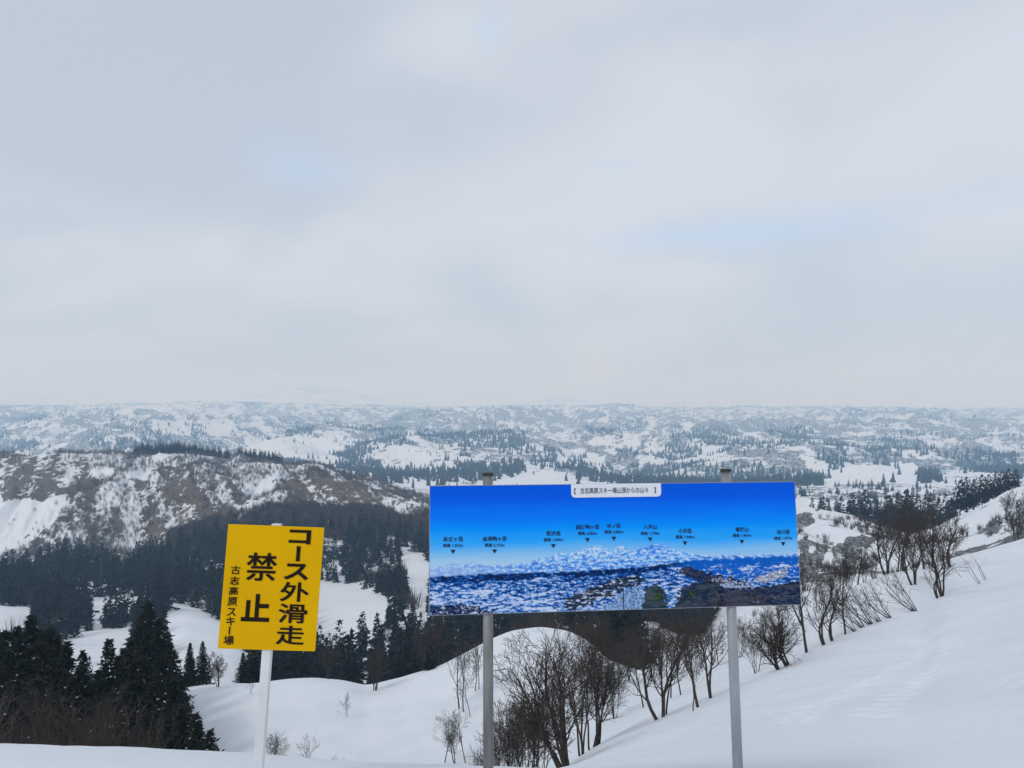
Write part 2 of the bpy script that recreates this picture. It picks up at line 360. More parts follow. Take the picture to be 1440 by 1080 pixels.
def trunk_arrays(H, r, n=7):
    V = []; Q = []
    hs = [-1.5, 0, H * .3, H * .6, H * .9]
    for i, h in enumerate(hs):
        rr = r * (1 - max(h, 0) / H) + .02
        for k in range(n): V.append((rr * math.cos(k * 6.283 / n), rr * math.sin(k * 6.283 / n), h))
    for i in range(len(hs) - 1):
        for k in range(n): Q.append((i * n + k, i * n + (k + 1) % n, (i + 1) * n + (k + 1) % n, (i + 1) * n + k))
    return np.array(V), np.array(Q)
def snow_flecks(seed, H, Rad, n):
    g = np.random.default_rng(seed); V = []
    for i in range(n):
        t = g.uniform(.25, .95); a = g.uniform(0, 6.28); rr = Rad * (1 - t) ** .8 * g.uniform(.7, 1.0)
        p = np.array([rr * math.cos(a), rr * math.sin(a), H * (.1 + .9 * t) - .2 * rr])
        s = g.uniform(.1, .22)
        w = g.normal(0, 1, 3); w[2] *= .2; w /= np.linalg.norm(w); w2 = np.cross(w, (0, 0, 1)); w2 /= np.linalg.norm(w2)
        V += [p - w * s, p - w2 * s * .6 + np.array([0, 0, .07]), p + w * s, p + w2 * s * .6 + np.array([0, 0, -.05])]
    V = np.array(V); return V, np.arange(len(V)).reshape(-1, 4)
NEARC = []
for i in range(5):
    H = 14.; Rd = (2.9, 3.3, 2.6, 3.6, 3.1)[i]
    v, t = conifer_arrays(40 + i, H, Rd, 44, 12, 5, .66, .06, (.8, .7, .85, .75, .9)[i])
    tv, tq = trunk_arrays(H, .24); sv, sq = snow_flecks(60 + i, H, Rd, (14, 22, 36, 16, 28)[i])
    NEARC.append((mesh_np('crown', np.concatenate([v, sv]), [t, sq + len(v)], [M_FOL, M_SNOWCAP], [0] * len(t) + [1] * len(sq)), mesh_np('trunk', tv, [tq], M_BARK, smooth=True)))
MIDA = [conifer_arrays(90 + i, 14., (2.3, 2.8, 3.1, 2.5, 2.1, 3.4)[i], 17, 7, 2, 1.5, .05, (.8, .65, .7, .9, .8, .55)[i]) for i in range(6)]
MIDC = []
for i, (v, t) in enumerate(MIDA):
    tv, tq = trunk_arrays(14., .22, 5)
    MIDC.append((mesh_np('crown', v, [t], M_FOLB), mesh_np('trunk', tv, [tq], M_BARK, smooth=True)))
PINEA = [conifer_arrays(120 + i, 9., 2.6, 13, 8, 3, 1.0, .25, .38) for i in range(3)]
PINEC = [(mesh_np('crown', v, [t], M_FOLB), mesh_np('trunk', *[a for a in (trunk_arrays(9., .2, 5)[0], [trunk_arrays(9., .2, 5)[1]])], M_BARK, smooth=True)) for v, t in PINEA]
_first = {}
def plant_conifer(name, meshes, H0, x, Y, H, fat, label, cat, group, key):
    """first of a kind is built, the rest are copies of the thing and of each of its parts"""
    z = g1(x, Y)
    if key not in _first:
        o = empty(name, (x, Y, z))
        for nm, me in zip(('crown', 'trunk'), meshes): link(nm, me, o)
        _first[key] = o
    else:
        o = copy_tree(_first[key]); o.location = (x, Y, z)
    s = H / H0; o.scale = (s * fat, s * fat, s); o.rotation_euler = (0, 0, random.uniform(0, 6.28))
    for k in ('label', 'category', 'group'):
        if k in o: del o[k]
    return tag(o, label, cat, group)

random.seed(11)
STAND = 'cedars in the near dark stand at lower left'
ST_LAB = 'blackish green cedar inside the near stand at lower left, hemmed in by its neighbours'
near_list = [  # px, distance, row of the tip, width, label or None
 (-20, 58, 880, 1, None), (14, 60, 888, 1, 'bushy dark cedar at the left edge of the photo, in the near stand'),
 (42, 66, 868, 1.15, 'tallest broad cedar of the near stand, just right of the left edge'), (70, 62, 886, 1.1, None), (90, 60, 904, 1, None),
 (118, 62, 917, .85, 'narrow pointed cedar in front of the snowy road, left one of two'), (152, 64, 902, .9, 'narrow pointed cedar in front of the snowy road, right one of two, snow flecked'),
 (186, 74, 902, 1, None), (211, 82, 846, 1.2, 'tall wide cedar whose straight right flank stands against the snow slope'), (226, 80, 872, 1.1, None), (196, 84, 868, 1.1, None), (240, 80, 905, 1.1, None),
 (28, 54, 930, 1.1, None), (60, 52, 940, 1.1, None), (100, 52, 955, 1.1, None), (136, 56, 945, 1.1, None), (170, 58, 940, 1.1, None), (200, 60, 925, 1.1, None), (224, 60, 948, 1.1, None),
 (10, 50, 960, 1.1, None), (80, 49, 975, 1.1, None), (150, 50, 975, 1.1, None), (190, 50, 975, 1.1, None), (236, 54, 985, 1.1, None),
 (255, 51, 991, 1.1, 'small cedar with snow on its boughs at the right foot of the near stand'), (276, 50, 1006, 1, 'second small cedar from the right end of the near stand'), (292, 48, 1029, 1, 'lowest cedar at the right end of the near stand, just above the snow bank'),
 (26, 63, 884, 1.0, None), (58, 65, 890, 1.0, None), (82, 61, 896, .95, None), (4, 63, 896, 1.0, None), (176, 70, 912, 1.0, None), (224, 76, 872, 1.1, None), (240, 74, 915, 1.0, None), (250, 70, 950, 1.0, None), (196, 78, 880, 1.0, None), (2, 56, 915, 1.3, None), (55, 55, 905, 1.3, None), (84, 55, 930, 1.3, None), (112, 54, 940, 1.2, None), (128, 53, 962, 1.2, None), (168, 66, 925, 1.3, None), (182, 60, 915, 1.3, None), (204, 70, 890, 1.3, None), (214, 56, 962, 1.3, None), (232, 66, 920, 1.2, None), (244, 62, 955, 1.2, None), (40, 50, 955, 1.3, None), (-12, 52, 930, 1.3, None), (165, 49, 985, 1.2, None), (208, 50, 990, 1.2, None), (120, 49, 985, 1.2, None),
 (267, 96, 904, .9, 'left one of the two cedars standing on the snow crest right of the near stand'), (285, 97, 900, .8, 'right one of the two cedars standing on the snow crest right of the near stand'),
 (343, 102, 918, 1.1, 'dark cedar behind the white post of the yellow sign, at its left'), (357, 104, 905, 1.1, 'dark cedar directly behind the white post of the yellow sign'),
 (604, 96, 930, 1.5, 'small snow clumped conifer on the snow crest under the left end of the blue board'),
]
for i, (px, D, yt, fat, lab) in enumerate(near_list):
    x = wx(px, D); H = max(3.0, (HY - yt) / F * D - g1(x, D)); k = i % 5
    if D > 90 and px < 300: H = 5.3
    plant_conifer('cedar_tree', NEARC[k], 14., x, D, H, min(fat, 1.12) * (.92 if H > 8 else 1.2), lab or ST_LAB, 'tree', STAND if px < 262 else None, 'near%d' % k)

FB = [(-60, 800), (0, 802), (30, 792), (60, 780), (110, 768), (140, 772), (165, 790), (180, 778), (230, 768), (255, 752), (290, 745), (370, 735), (400, 732), (480, 738), (520, 728), (560, 735), (600, 752), (700, 760), (900, 770)]
OPEN = [[(436, 816), (482, 822), (522, 832), (556, 846), (548, 853), (510, 860), (470, 874), (436, 884)],
        [(232, 845), (250, 848), (290, 862), (322, 880), (345, 905), (336, 970), (240, 972), (262, 955), (288, 930), (262, 890), (240, 862)],
        [(78, 912), (130, 888), (138, 842), (148, 842), (146, 880), (186, 888), (182, 925), (95, 925)],
        [(-60, 850), (22, 852), (46, 862), (20, 880), (-60, 890)],
        [(564, 776), (576, 770), (606, 805), (604, 824), (584, 820)]]
def forest_points(n, D0, D1, p0, p1):
    t = rng.uniform(0, 1, n); D = np.sqrt(D0 ** 2 + (D1 ** 2 - D0 ** 2) * t); px = rng.uniform(p0, p1, n)
    x = (px - CX) / F * D; z = land(x, D); return px, D, x, z
px, D, x, z = forest_points(5200, 118, 640, -80, 905)
py = HY - F * z / D; H = rng.uniform(8.5, 17, len(px)) * np.interp(D, [118, 250, 640], [.8, 1, 1.1]); pt = HY - F * (z + H) / D
ok = py > np.interp(px, [a for a, b in FB], [b for a, b in FB]) + 14
wpx = 2.6 / D * F
for pl in OPEN:
    for f in (0, .25, .5, .75, .97):
        for s in (-.45, 0, .45):
            ok &= ~inpoly(px + s * wpx, py + (pt - py) * f, pl)
ok &= ~((px > 880) & (D > 160)) & ~((px > 655) & (px < 870) & (pt > 905))
dn = fbm(x * .02, D * .02, 3, 77); ok &= dn + .25 * fbm(x * .06, D * .06, 2, 78) > -.20
keep = []; cell = {}
for i in np.argsort(D):
    if not ok[i]: continue
    c = (int(x[i] // 5.4), int(D[i] // 5.4))
    if any((a, b) in cell and math.hypot(x[i] - cell[(a, b)][0], D[i] - cell[(a, b)][1]) < 5.0 for a in (c[0]-1, c[0], c[0]+1) for b in (c[1]-1, c[1], c[1]+1)): continue
    cell[c] = (x[i], D[i]); keep.append(i)
forest = [(x[i], D[i], z[i], H[i], px[i], pt[i]) for i in keep]
for (p0, p1, d0, d1, n, yt0) in ((846, 906, 134, 165, 15, 858), (885, 998, 236, 265, 34, 846)):   # dark blocks seen under the blue board
    for q in range(n):
        p_ = random.uniform(p0, p1); d_ = random.uniform(d0, d1); x_ = wx(p_, d_); z_ = g1(x_, d_)
        forest.append((x_, d_, z_, random.uniform(11, 15), p_, yt0))
forest.sort(key=lambda t: t[1])
# the trees with a face to the viewer get objects; the nearest first
def stuff_mesh(name, arrs, items, H0, mt, label_kind=True):
    VV = []; TT = []; off = 0
    for n_, (x_, y_, z_, h_) in enumerate(items):
        v, t = arrs[n_ % len(arrs)]; a = rng.uniform(0, 6.28); s = h_ / H0; f = s * rng.uniform(.85, 1.2)
        ca, sa = math.cos(a) * f, math.sin(a) * f
        w = np.stack([v[:, 0] * ca - v[:, 1] * sa + x_, v[:, 0] * sa + v[:, 1] * ca + y_, v[:, 2] * s + z_ - .2], 1)
        VV.append(w); TT.append(t + off); off += len(v)
    o = link(name, mesh_np(name, np.concatenate(VV), [np.concatenate(TT)], mt)); return tag(o, kind='stuff')
N_IND = 205
GF = 'cedars in the dark valley forest'
for i, (x_, d_, z_, h_, p_, t_) in enumerate(forest[:N_IND]):
    if p_ < 235: lab, gp = 'dark cedar in the valley forest behind the near stand, left of the snow slope', GF + ' behind the near stand'
    elif p_ < 640: lab, gp = 'dark cedar in the unbroken forest wall behind the snow crest, right of the yellow sign', GF + ' right of the yellow sign'
    else: lab, gp = 'dark cedar in the shaded forest directly under the blue panorama board', GF + ' under the blue board'
    if p_ >= 235 and p_ < 330: lab, gp = 'dark cedar in the valley forest behind the yellow sign', GF + ' behind the yellow sign'
    k = i % 6
    plant_conifer('cedar_tree', MIDC[k], 14., x_, d_, h_, random.uniform(.9, 1.2), lab, 'tree', gp, 'mid%d' % k)
rest = [(a, b, c, d) for a, b, c, d, e, f in forest[N_IND:]]
px, D, x, z = forest_points(2200, 560, 1270, 620, 1520); cl = fbm(x * .012, D * .012, 2, 79) > .22
rest += [(a, b, c, random.uniform(6, 13)) for a, b, c in zip(x[cl], D[cl], z[cl])]
px, D, x, z = forest_points(170, 893, 914, 188, 396); rest += [(a, b, c - .3, random.uniform(8, 14)) for a, b, c in zip(x, D, z)]
px, D, x, z = forest_points(26, 905, 930, 20, 150); rest += [(a, b, c - .5, random.uniform(3, 6)) for a, b, c in zip(x, D, z)]
fo = stuff_mesh('cedar_forest', MIDA, rest, 14., M_FOLB)
fo['label'] = 'dark cedar forest filling the valley below the rocky ridge'
# the stand of conifers beyond the small hill at right, and the pines on the spur
for i in range(36):
    p_ = random.uniform(1128, 1345); d_ = random.uniform(385, 440); x_ = wx(p_, d_); z_ = g1(x_, d_)
    yt = np.interp(p_, [1128, 1150, 1190, 1220, 1238, 1250, 1275, 1300, 1320, 1345], [706, 700, 692, 690, 706, 694, 692, 697, 694, 706]) + random.uniform(-3, 8)
    plant_conifer('cedar_tree', MIDC[i % 6], 14., x_, d_, max(5, (HY - yt) / F * d_ - z_), 1.1, 'dark conifer in the stand beyond the small snowy hill right of the board', 'tree', 'conifers beyond the small hill at right', 'mid%d' % (i % 6))
PL = ['leftmost', 'second from left', 'third from left', 'middle', 'fifth from left', 'sixth from left', 'third from right', 'second from right', 'rightmost']
for i, (p_, yt) in enumerate(((1350, 677), (1359, 672), (1370, 675), (1381, 669), (1390, 668), (1399, 664), (1408, 664), (1418, 660), (1428, 660))):
    d_ = 312 + (i * 7) % 11; x_ = wx(p_, d_); z_ = g1(x_, d_)
    plant_conifer('pine_tree', PINEC[i % 3], 9., x_, d_, max(4.5, (HY - yt) / F * d_ - z_), .8, 'round topped dark pine on the snowy spur at right, %s of the row' % PL[i], 'tree', 'pines on the spur at right', 'pine%d' % (i % 3))

# far woods on the plateau: many low poly spires
def far_cone(seed):
    g = np.random.default_rng(seed); V = []; T = []
    for h0, h1, r in ((0, .62, .23), (.3, .82, .17), (.58, 1.04, .11)):
        a0 = g.uniform(0, 6); b = len(V); n = 5
        for k in range(n): V.append((r * g.uniform(.7, 1.3) * math.cos(a0 + k * 6.283 / n), r * g.uniform(.7, 1.3) * math.sin(a0 + k * 6.283 / n), h0 + g.uniform(-.05, .05)))
        V.append((g.normal(0, .01), g.normal(0, .01), h1))
        for k in range(n): T.append((b + k, b + (k + 1) % n, b + n))
    return np.array(V), np.array(T)
FARA = [far_cone(i) for i in range(8)]
px, D, x, z = forest_points(260000, 1280, 9050, -110, 1550)
py = HY - F * z / D
dens = fbm(x * .0022, D * .0016, 4, 41) + .42 * fbm(x * .011, D * .011, 3, 43)
WOOD = [[(956, 600), (1030, 602), (1046, 615), (1040, 638), (1012, 634), (1000, 622), (988, 640), (940, 640), (940, 604)], [(1075, 600), (1130, 600), (1152, 615), (1130, 622), (1080, 612)], [(1160, 612), (1190, 626), (1198, 650), (1192, 668), (1168, 664), (1158, 640)],
 [(1216, 626), (1255, 614), (1310, 624), (1322, 640), (1264, 642), (1256, 656), (1234, 656), (1214, 642)], [(1264, 648), (1290, 644), (1298, 660), (1266, 662)], [(1318, 640), (1380, 632), (1445, 644), (1445, 670), (1350, 664)], [(1288, 668), (1316, 662), (1328, 690), (1320, 702), (1292, 698)], [(880, 654), (956, 652), (1030, 656), (1165, 668), (1168, 690), (1100, 692), (900, 686)],
 [(470, 625), (520, 622), (536, 650), (530, 676), (500, 676), (474, 655)], [(518, 600), (570, 598), (576, 626), (526, 628)], [(515, 656), (560, 662), (640, 654), (690, 660), (690, 678), (520, 678)], [(630, 648), (678, 650), (676, 676), (630, 676)], [(690, 655), (735, 652), (738, 668), (700, 674)], [(744, 630), (786, 630), (784, 656), (750, 656)], [(818, 598), (866, 600), (866, 613), (822, 611)], [(800, 642), (822, 640), (822, 656), (802, 656)], [(817, 662), (856, 660), (856, 679), (820, 679)],
 [(225, 655), (300, 640), (420, 648), (420, 655)], [(0, 620), (60, 618), (60, 634), (0, 634)], [(130, 620), (240, 620), (240, 634), (130, 634)], [(196, 606), (222, 604), (220, 618), (198, 618)], [(262, 598), (285, 598), (284, 612), (264, 612)], [(330, 606), (372, 604), (370, 618), (335, 620)], [(380, 596), (440, 594), (450, 612), (400, 616)], [(10, 585), (60, 582), (70, 592), (15, 594)], [(700, 610), (742, 612), (736, 638), (705, 640)], [(600, 606), (640, 604), (660, 622), (610, 626)]]
BARE = [[(1120, 645), (1160, 655), (1290, 655), (1290, 700), (1180, 700)], [(710, 668), (800, 668), (850, 682), (700, 684)], [(480, 674), (600, 674), (600, 690), (520, 690)], [(780, 630), (850, 642), (850, 655), (790, 655)]]
w1 = fbm(x * .004, D * .004, 3, 45); w2 = fbm(x * .018, D * .018, 3, 49)
for pl in WOOD: dens = np.where(inpoly(px + 20 * w1 + 12 * w2, py + 6 * w1 + 5 * w2, pl), dens + .95, dens)
for pl in BARE: dens = np.where(inpoly(px, py, pl), dens - .55, dens)
ok = (dens > .37 + .12 * rng.uniform(-1, 1, len(px))) | (rng.uniform(0, 1, len(px)) < .006)
ok &= ~((D > 6000) & (rng.uniform(0, 1, len(px)) < .35))
rim = (D > 8800) & (fbm(px * .012, px * 0 + 3.3, 3, 46) > -.05); ok |= rim & (rng.uniform(0, 1, len(px)) < .3)
it = [(a, b, c, h) for a, b, c, h in zip(x[ok], D[ok], z[ok], rng.uniform(10, 21, ok.sum()))]
dot = ~ok & (rng.uniform(0, 1, len(px)) < .08 * sstep(-.25, .3, fbm(x * .004, D * .003, 4, 48)))
for pl in BARE: dot &= ~inpoly(px, py, pl)
it += [(a, b, c, h) for a, b, c, h in zip(x[dot], D[dot], z[dot], rng.uniform(4, 9, dot.sum()))]
fw = stuff_mesh('distant_woods', FARA, it, 1., M_FARFOL); fw['label'] = 'blue hazed conifer woods scattered over the far snowy plateau'

# leafless scrub: fans of thin twigs
def scrub_arr(seed, n, w, spread):
    g = np.random.default_rng(seed); V = []
    for i in range(n):
        a = g.uniform(0, 6.28); s = g.uniform(.1, 1) * spread; b = np.array([math.cos(a), math.sin(a), 0]) * s * .45
        b[2] = g.uniform(0, .35); t = np.array([math.cos(a), math.sin(a), 0]) * s + np.array([0, 0, g.uniform(.55, 1.05)])
        c = np.array([math.sin(a + 1.5), -math.cos(a + 1.5), 0]) * w if i % 2 else np.array([w, 0, 0])
        V += [b - c, b + c, t]
    return np.array(V), np.arange(3 * n).reshape(-1, 3)
SCR = [scrub_arr(200 + i, 16, .014, .34) for i in range(6)]
px, D, x, z = forest_points(11000, 600, 925, -80, 640); py = HY - F * z / D
ok = (fbm(x * .012, D * .009, 4, 51) > -.16) & (py < np.interp(px, [a for a, b in FB], [b for a, b in FB]) + 12)
A = [(-80, 642), (90, 646), (120, 655), (105, 680), (62, 715), (30, 725), (-80, 745)]; B = [(230, 652), (262, 656), (274, 688), (288, 722), (275, 745), (250, 725), (232, 700)]; C = [(410, 684), (436, 668), (482, 672), (560, 695), (600, 710), (560, 715), (500, 712), (430, 714)]; CH = [(-20, 700), (62, 702), (95, 690), (80, 735), (30, 770), (-30, 790)]
for pl in (A, B, C, CH): ok &= ~(inpoly(px, py - 3, pl) & (rng.uniform(0, 1, len(px)) < .9))
sc_o = stuff_mesh('leafless_scrub', SCR, [(a, b, c, h) for a, b, c, h in zip(x[ok], D[ok], z[ok], rng.uniform(4, 8, ok.sum()))], 1., M_SCRUB)
sc_o['label'] = 'grey leafless scrub covering the snowy slopes of the rocky ridge'
SCRB = [scrub_arr(220 + i, 26, .02, .4) for i in range(6)]
px, D, x, z = forest_points(5200, 520, 690, 235, 610); py = HY - F * z / D
ok = (py < np.interp(px, [a for a, b in FB], [b for a, b in FB]) + 22) & (py > np.interp(px, [235, 290, 380, 480, 610], [752, 735, 712, 712, 724]))
br = [(a, b, c, h) for a, b, c, h in zip(x[ok], D[ok], z[ok], rng.uniform(6, 10, ok.sum()))]
px, D, x, z = forest_points(900, 112, 150, 600, 900); py = HY - F * z / D; br += [(a, b, c, h) for a, b, c, h in zip(x[::7], D[::7], z[::7], rng.uniform(2, 4, 129))]
px, D, x, z = forest_points(1500, 200, 600, -80, 800); py = HY - F * z / D
q = (py > np.interp(px, [a for a, b in FB], [b for a, b in FB]) + 10) & (fbm(x * .02, D * .02, 3, 81) > .12)
for pl in OPEN: q &= ~inpoly(px, py, pl) & ~inpoly(px, py - 14, pl) & ~inpoly(px, py - 26, pl) & ~inpoly(px - 8, py - 8, pl) & ~inpoly(px + 8, py - 8, pl)
br += [(a, b, c, h) for a, b, c, h in zip(x[q], D[q], z[q], rng.uniform(6, 11, q.sum()))]
px, D, x, z = forest_points(2600, 180, 420, 1060, 1560); py = HY - F * z / D; py2 = py
hm = (ridged(x * .02, D * .02, 4, 26) > .52) & (py > 728)
br += [(a, b, c, h) for a, b, c, h in zip(x[hm], D[hm], z[hm], rng.uniform(1.5, 4, hm.sum()))]
bw = stuff_mesh('brown_brushwood', SCRB, br, 1., M_SCRUBB); bw['label'] = 'brown leafless brushwood on the slopes between the cedars and the snow'

# ------------------------------------------------------------------ bare trees
class Tubes:
    def __init__(s): s.V = []; s.Q = []; s.n = 0
    def tube(s, pts, rad, sides):
        pts = np.asarray(pts); n = len(pts); T = np.gradient(pts, axis=0); T /= np.linalg.norm(T, axis=1)[:, None] + 1e-9
        ref = np.array([.31, .87, .38]); a = np.cross(T, ref); a /= np.linalg.norm(a, axis=1)[:, None] + 1e-9; b = np.cross(T, a)
        ang = np.arange(sides) * 2 * math.pi / sides
        ring = pts[:, None] + (a[:, None] * np.cos(ang)[None, :, None] + b[:, None] * np.sin(ang)[None, :, None]) * np.asarray(rad)[:, None, None]
        s.V.append(ring.reshape(-1, 3)); i = np.arange(n * sides).reshape(n, sides) + s.n
        s.Q.append(np.stack([i[:-1], np.roll(i[:-1], -1, 1), np.roll(i[1:], -1, 1), i[1:]], -1).reshape(-1, 4)); s.n += n * sides
    def mesh(s, name, mt): return mesh_np(name, np.concatenate(s.V), [np.concatenate(s.Q)], mt, smooth=True)
def bare_tree(seed, H, stems, spread, lean, r0, nch=(7, 5, 4), up=.12, droop=0., low=.25, curve=.0, levels=3, rmin=.007):
    g = np.random.default_rng(seed); tr = Tubes(); br = Tubes(); tips = []
    def grow(p, d, Ln, r, lev):
        n = (9, 6, 5, 4)[lev]; pts = [p]; d = np.array(d, float); dirs = [d.copy()]
        wob = (.085, .115, .14, .15)[lev]
        for i in range(n):
            d = d + g.normal(0, wob, 3) + np.array([0, 0, up if lev < 2 else up * .4 - droop])
            if lev == 0: d = d + np.array([-curve * lean[0], -curve * lean[1], curve * .6])
            d /= np.linalg.norm(d); p = p + d * Ln / n; pts.append(p); dirs.append(d.copy())
        rr = np.maximum(r * (1 - np.linspace(0, 1, n + 1) ** 1.1 * (.72 if lev < 2 else .6)), rmin)
        (tr if lev == 0 else br).tube(pts, rr, (7, 5, 4, 3)[lev])
        tips.append(pts[-1])
        if lev >= levels: return
        k = nch[lev]; k = max(1, int(round(k * g.uniform(.8, 1.25))))
        for j in range(k):
            f = (low if lev == 0 else .2) + (1 - (low if lev == 0 else .2)) * (j + g.uniform(.2, .9)) / k
            f = min(f, .98); q = f * n; i0 = int(q); pp = pts[i0] + (pts[i0 + 1] - pts[i0]) * (q - i0); dd = dirs[min(i0 + 1, n)]
            ax = np.cross(dd, g.normal(0, 1, 3)); ax /= np.linalg.norm(ax) + 1e-9
            an = R(g.uniform(20, 54)); cd = dd * math.cos(an) + np.cross(ax, dd) * math.sin(an)
            grow(pp, cd, Ln * g.uniform(.36, .62) * (1.12 - .5 * f), np.interp(f, [0, 1], [rr[0], rr[-1]]) * g.uniform(.45, .65), lev + 1)
    for s in range(stems):
        a = g.uniform(0, 6.28); sp = spread * g.uniform(.3, 1)
        d = np.array([lean[0] + sp * math.cos(a), lean[1] + sp * math.sin(a), 1.]); d /= np.linalg.norm(d)
        off = np.array([math.cos(a), math.sin(a), 0]) * r0 * 1.1 * (stems > 1)
        grow(off + np.array([0, 0, -.35]) - d * 0, d, H * g.uniform(.72, 1.0) if stems > 1 else H, r0 * g.uniform(.7, 1.1), 0)
    zmax = max(t[2] for t in tips)
    return tr.mesh('trunk', M_BARK), br.mesh('branches', M_TWIG), zmax
BT = {
 'big':    bare_tree(301, 5.2, 7, .5, (-.30, 0), .085, (10, 7, 5), .07, low=.25, rmin=.006),
 'upright': bare_tree(302, 5.2, 4, .14, (-.03, 0), .06, (10, 7, 5), .12, low=.35, rmin=.006),
 'uprightb': bare_tree(303, 5.2, 3, .16, (.02, 0), .065, (10, 7, 5), .12, low=.35, rmin=.006),
 'bent':   bare_tree(304, 4.2, 2, .25, (-.75, 0), .09, (8, 6, 5), .08, curve=.18, low=.3),
 'crooked': bare_tree(305, 4.8, 2, .22, (-.3, 0), .085, (8, 6, 4), .1, curve=.05, low=.35),
 'leanb':  bare_tree(306, 4.8, 3, .4, (-.5, 0), .075, (10, 7, 5), .1, curve=.1, low=.25, rmin=.006),
 'drooping': bare_tree(307, 4.0, 4, .45, (-.9, -.1), .10, (9, 7, 5), .02, droop=.03, curve=.05, low=.25),
 'single': bare_tree(308, 5.0, 1, .05, (-.25, 0), .09, (11, 6, 5), .08, low=.3),
 'whips':  bare_tree(309, 3.0, 7, .5, (-1.0, 0), .028, (4, 3, 2), .03, low=.4, levels=2),
 'shrub':  bare_tree(310, 3.6, 7, .36, (0, 0), .03, (7, 5, 3), .12, low=.3, rmin=.006),
 'slender': bare_tree(311, 4.6, 1, .1, (0, 0), .06, (10, 6, 4), .10, low=.35),
 'slenderb': bare_tree(312, 4.6, 1, .1, (-.05, 0), .065, (9, 7, 4), .12, low=.4),
 'crown':  bare_tree(313, 4.2, 4, .34, (0, 0), .055, (9, 7, 5), .1, low=.25, rmin=.009),
 'stick':  bare_tree(314, 3.2, 2, .3, (-.9, 0), .035, (2, 2, 1), .02, low=.5, levels=1),
 'sapling': bare_tree(315, 2.4, 2, .2, (0, 0), .02, (6, 4, 3), .08, low=.2, levels=2),
}
_fb = {}
def bare(kind, px, py, hpx, lo, hi, label, group=None, rot=0., D=None, name='bare_tree', cat='tree', mirror=False, fat=1.0):
    D = D or solveD(px, py, lo, hi); x = wx(px, D); z = g1(x, D); tr, br, zm = BT[kind]
    if kind not in _fb:
        o = empty(name, (x, D, z)); link('trunk', tr, o); link('branches', br, o); _fb[kind] = o
    else:
        o = copy_tree(_fb[kind]); o.name = name
        for k in ('label', 'category', 'group'):
            if k in o: del o[k]
    s = 1.12 * hpx * D / F / zm; o.location = (x, D, z); o.scale = (s * fat * (-1 if mirror else 1), s * fat, s); o.rotation_euler = (0, 0, rot)
    return tag(o, label, cat, group)
random.seed(5)
EDGE = 'leafless trees along the edge of the right slope'
bare('big', 797, 1081, 196, 20, 27, 'largest bare tree in front, many stems from one base right of the left board post')
for i, (p_, h_) in enumerate(((700, 95), (712, 118), (724, 100), (737, 122), (748, 130), (760, 105))):
    bare('shrub', p_, 1079, h_, 0, 0, 'dense leafless shrub in the thicket between the left board post and the largest bare tree', 'thicket right of the left board post', random.uniform(0, 6), D=23.5 + i % 3 * 1.6, name='leafless_shrub', cat='shrub')
bare('shrub', 676, 1078, 62, 0, 0, 'leafless shrub just left of the left board post at the snow bank', rot=1, D=33, name='leafless_shrub', cat='shrub')
for i, (p_, k, h_, lab) in enumerate(((625, 'slender', 66, 'leftmost of the three slim trees above the bank, left of the left board post'), (640, 'uprightb', 60, 'middle one of the three slim trees above the bank, left of the left board post'), (655, 'slender', 68, 'rightmost of the three slim trees above the bank, left of the left board post'))):
    bare(k, p_, 1073, h_, 56, 72, lab, 'slim trees by the left board post', (0, .3, 3.3)[i])
bare('slenderb', 646, 996, 92, 74, 95, 'tallest slim bare tree on the snow hill left of the left board post', rot=.4)
bare('slender', 652, 1001, 78, 74, 95, 'slim bare tree close beside the tallest on the snow hill, its right neighbour', rot=2)
bare('slender', 661, 1006, 52, 74, 95, 'shortest slim bare tree at the foot of the snow hill group', rot=4)
bare('slenderb', 668, 972, 62, 80, 99, 'slim bare tree higher up the snow hill, left of a pair', rot=3)
bare('slender', 673, 969, 60, 80, 99, 'slim bare tree higher up the snow hill, touching the left board post', rot=5)
bare('upright', 819, 1050, 178, 24, 32, 'upright many stemmed tree right of the largest bare tree, left of three', EDGE, .3)
bare('uprightb', 832, 1041, 150, 24, 34, 'upright many stemmed tree right of the largest bare tree, middle of three', EDGE, 2.2)
bare('upright', 841, 1043, 165, 24, 34, 'upright many stemmed tree right of the largest bare tree, right of three', EDGE, 4.0)
bare('shrub', 864, 1004, 74, 40, 60, 'thin leafless shrub on the snow behind the upright trees', None, 1.2, name='leafless_shrub', cat='shrub')
bare('leanb', 931, 1009, 148, 24, 34, 'many stemmed tree leaning left in mid slope with a long low limb')
bare('slender', 937, 1005, 120, 24, 34, 'thin upright stem close right of the many stemmed leaning tree', EDGE, 1)
bare('single', 983, 994, 138, 25, 36, 'thick single trunk leaning left, left of the right board post', EDGE, .2)
bare('slenderb', 974, 1000, 80, 25, 36, 'thin short stem at the foot of the thick single leaning trunk', EDGE, 2)
bare('slender', 958, 962, 90, 45, 60, 'slim tree on the snow behind the leaning trees, left of the right board post', None, 2.6)
bare('slenderb', 944, 968, 92, 45, 60, 'slim tree in the second row behind the many stemmed leaning tree', None, 4.6)
bare('slender', 905, 985, 95, 42, 60, 'slim tree in the second row, left of the many stemmed leaning tree', None, 3.6)
bare('crooked', 1001, 981, 132, 26, 38, 'crooked forked tree just left of the right board post')
bare('shrub', 1064, 946, 62, 28, 42, 'low twiggy shrub just right of the right board post', None, 2.5, name='leafless_shrub', cat='shrub')
bare('drooping', 1112, 934, 96, 28, 42, 'dark stout tree bent far left under the lower right corner of the blue board')
bare('drooping', 1098, 940, 78, 28, 42, 'bent tree half hidden behind the stout one under the board corner', None, .25)
bare('single', 1135, 917, 132, 30, 44, 'straight trunk at the right edge of the blue board, twigs brushing its corner', None, .6)
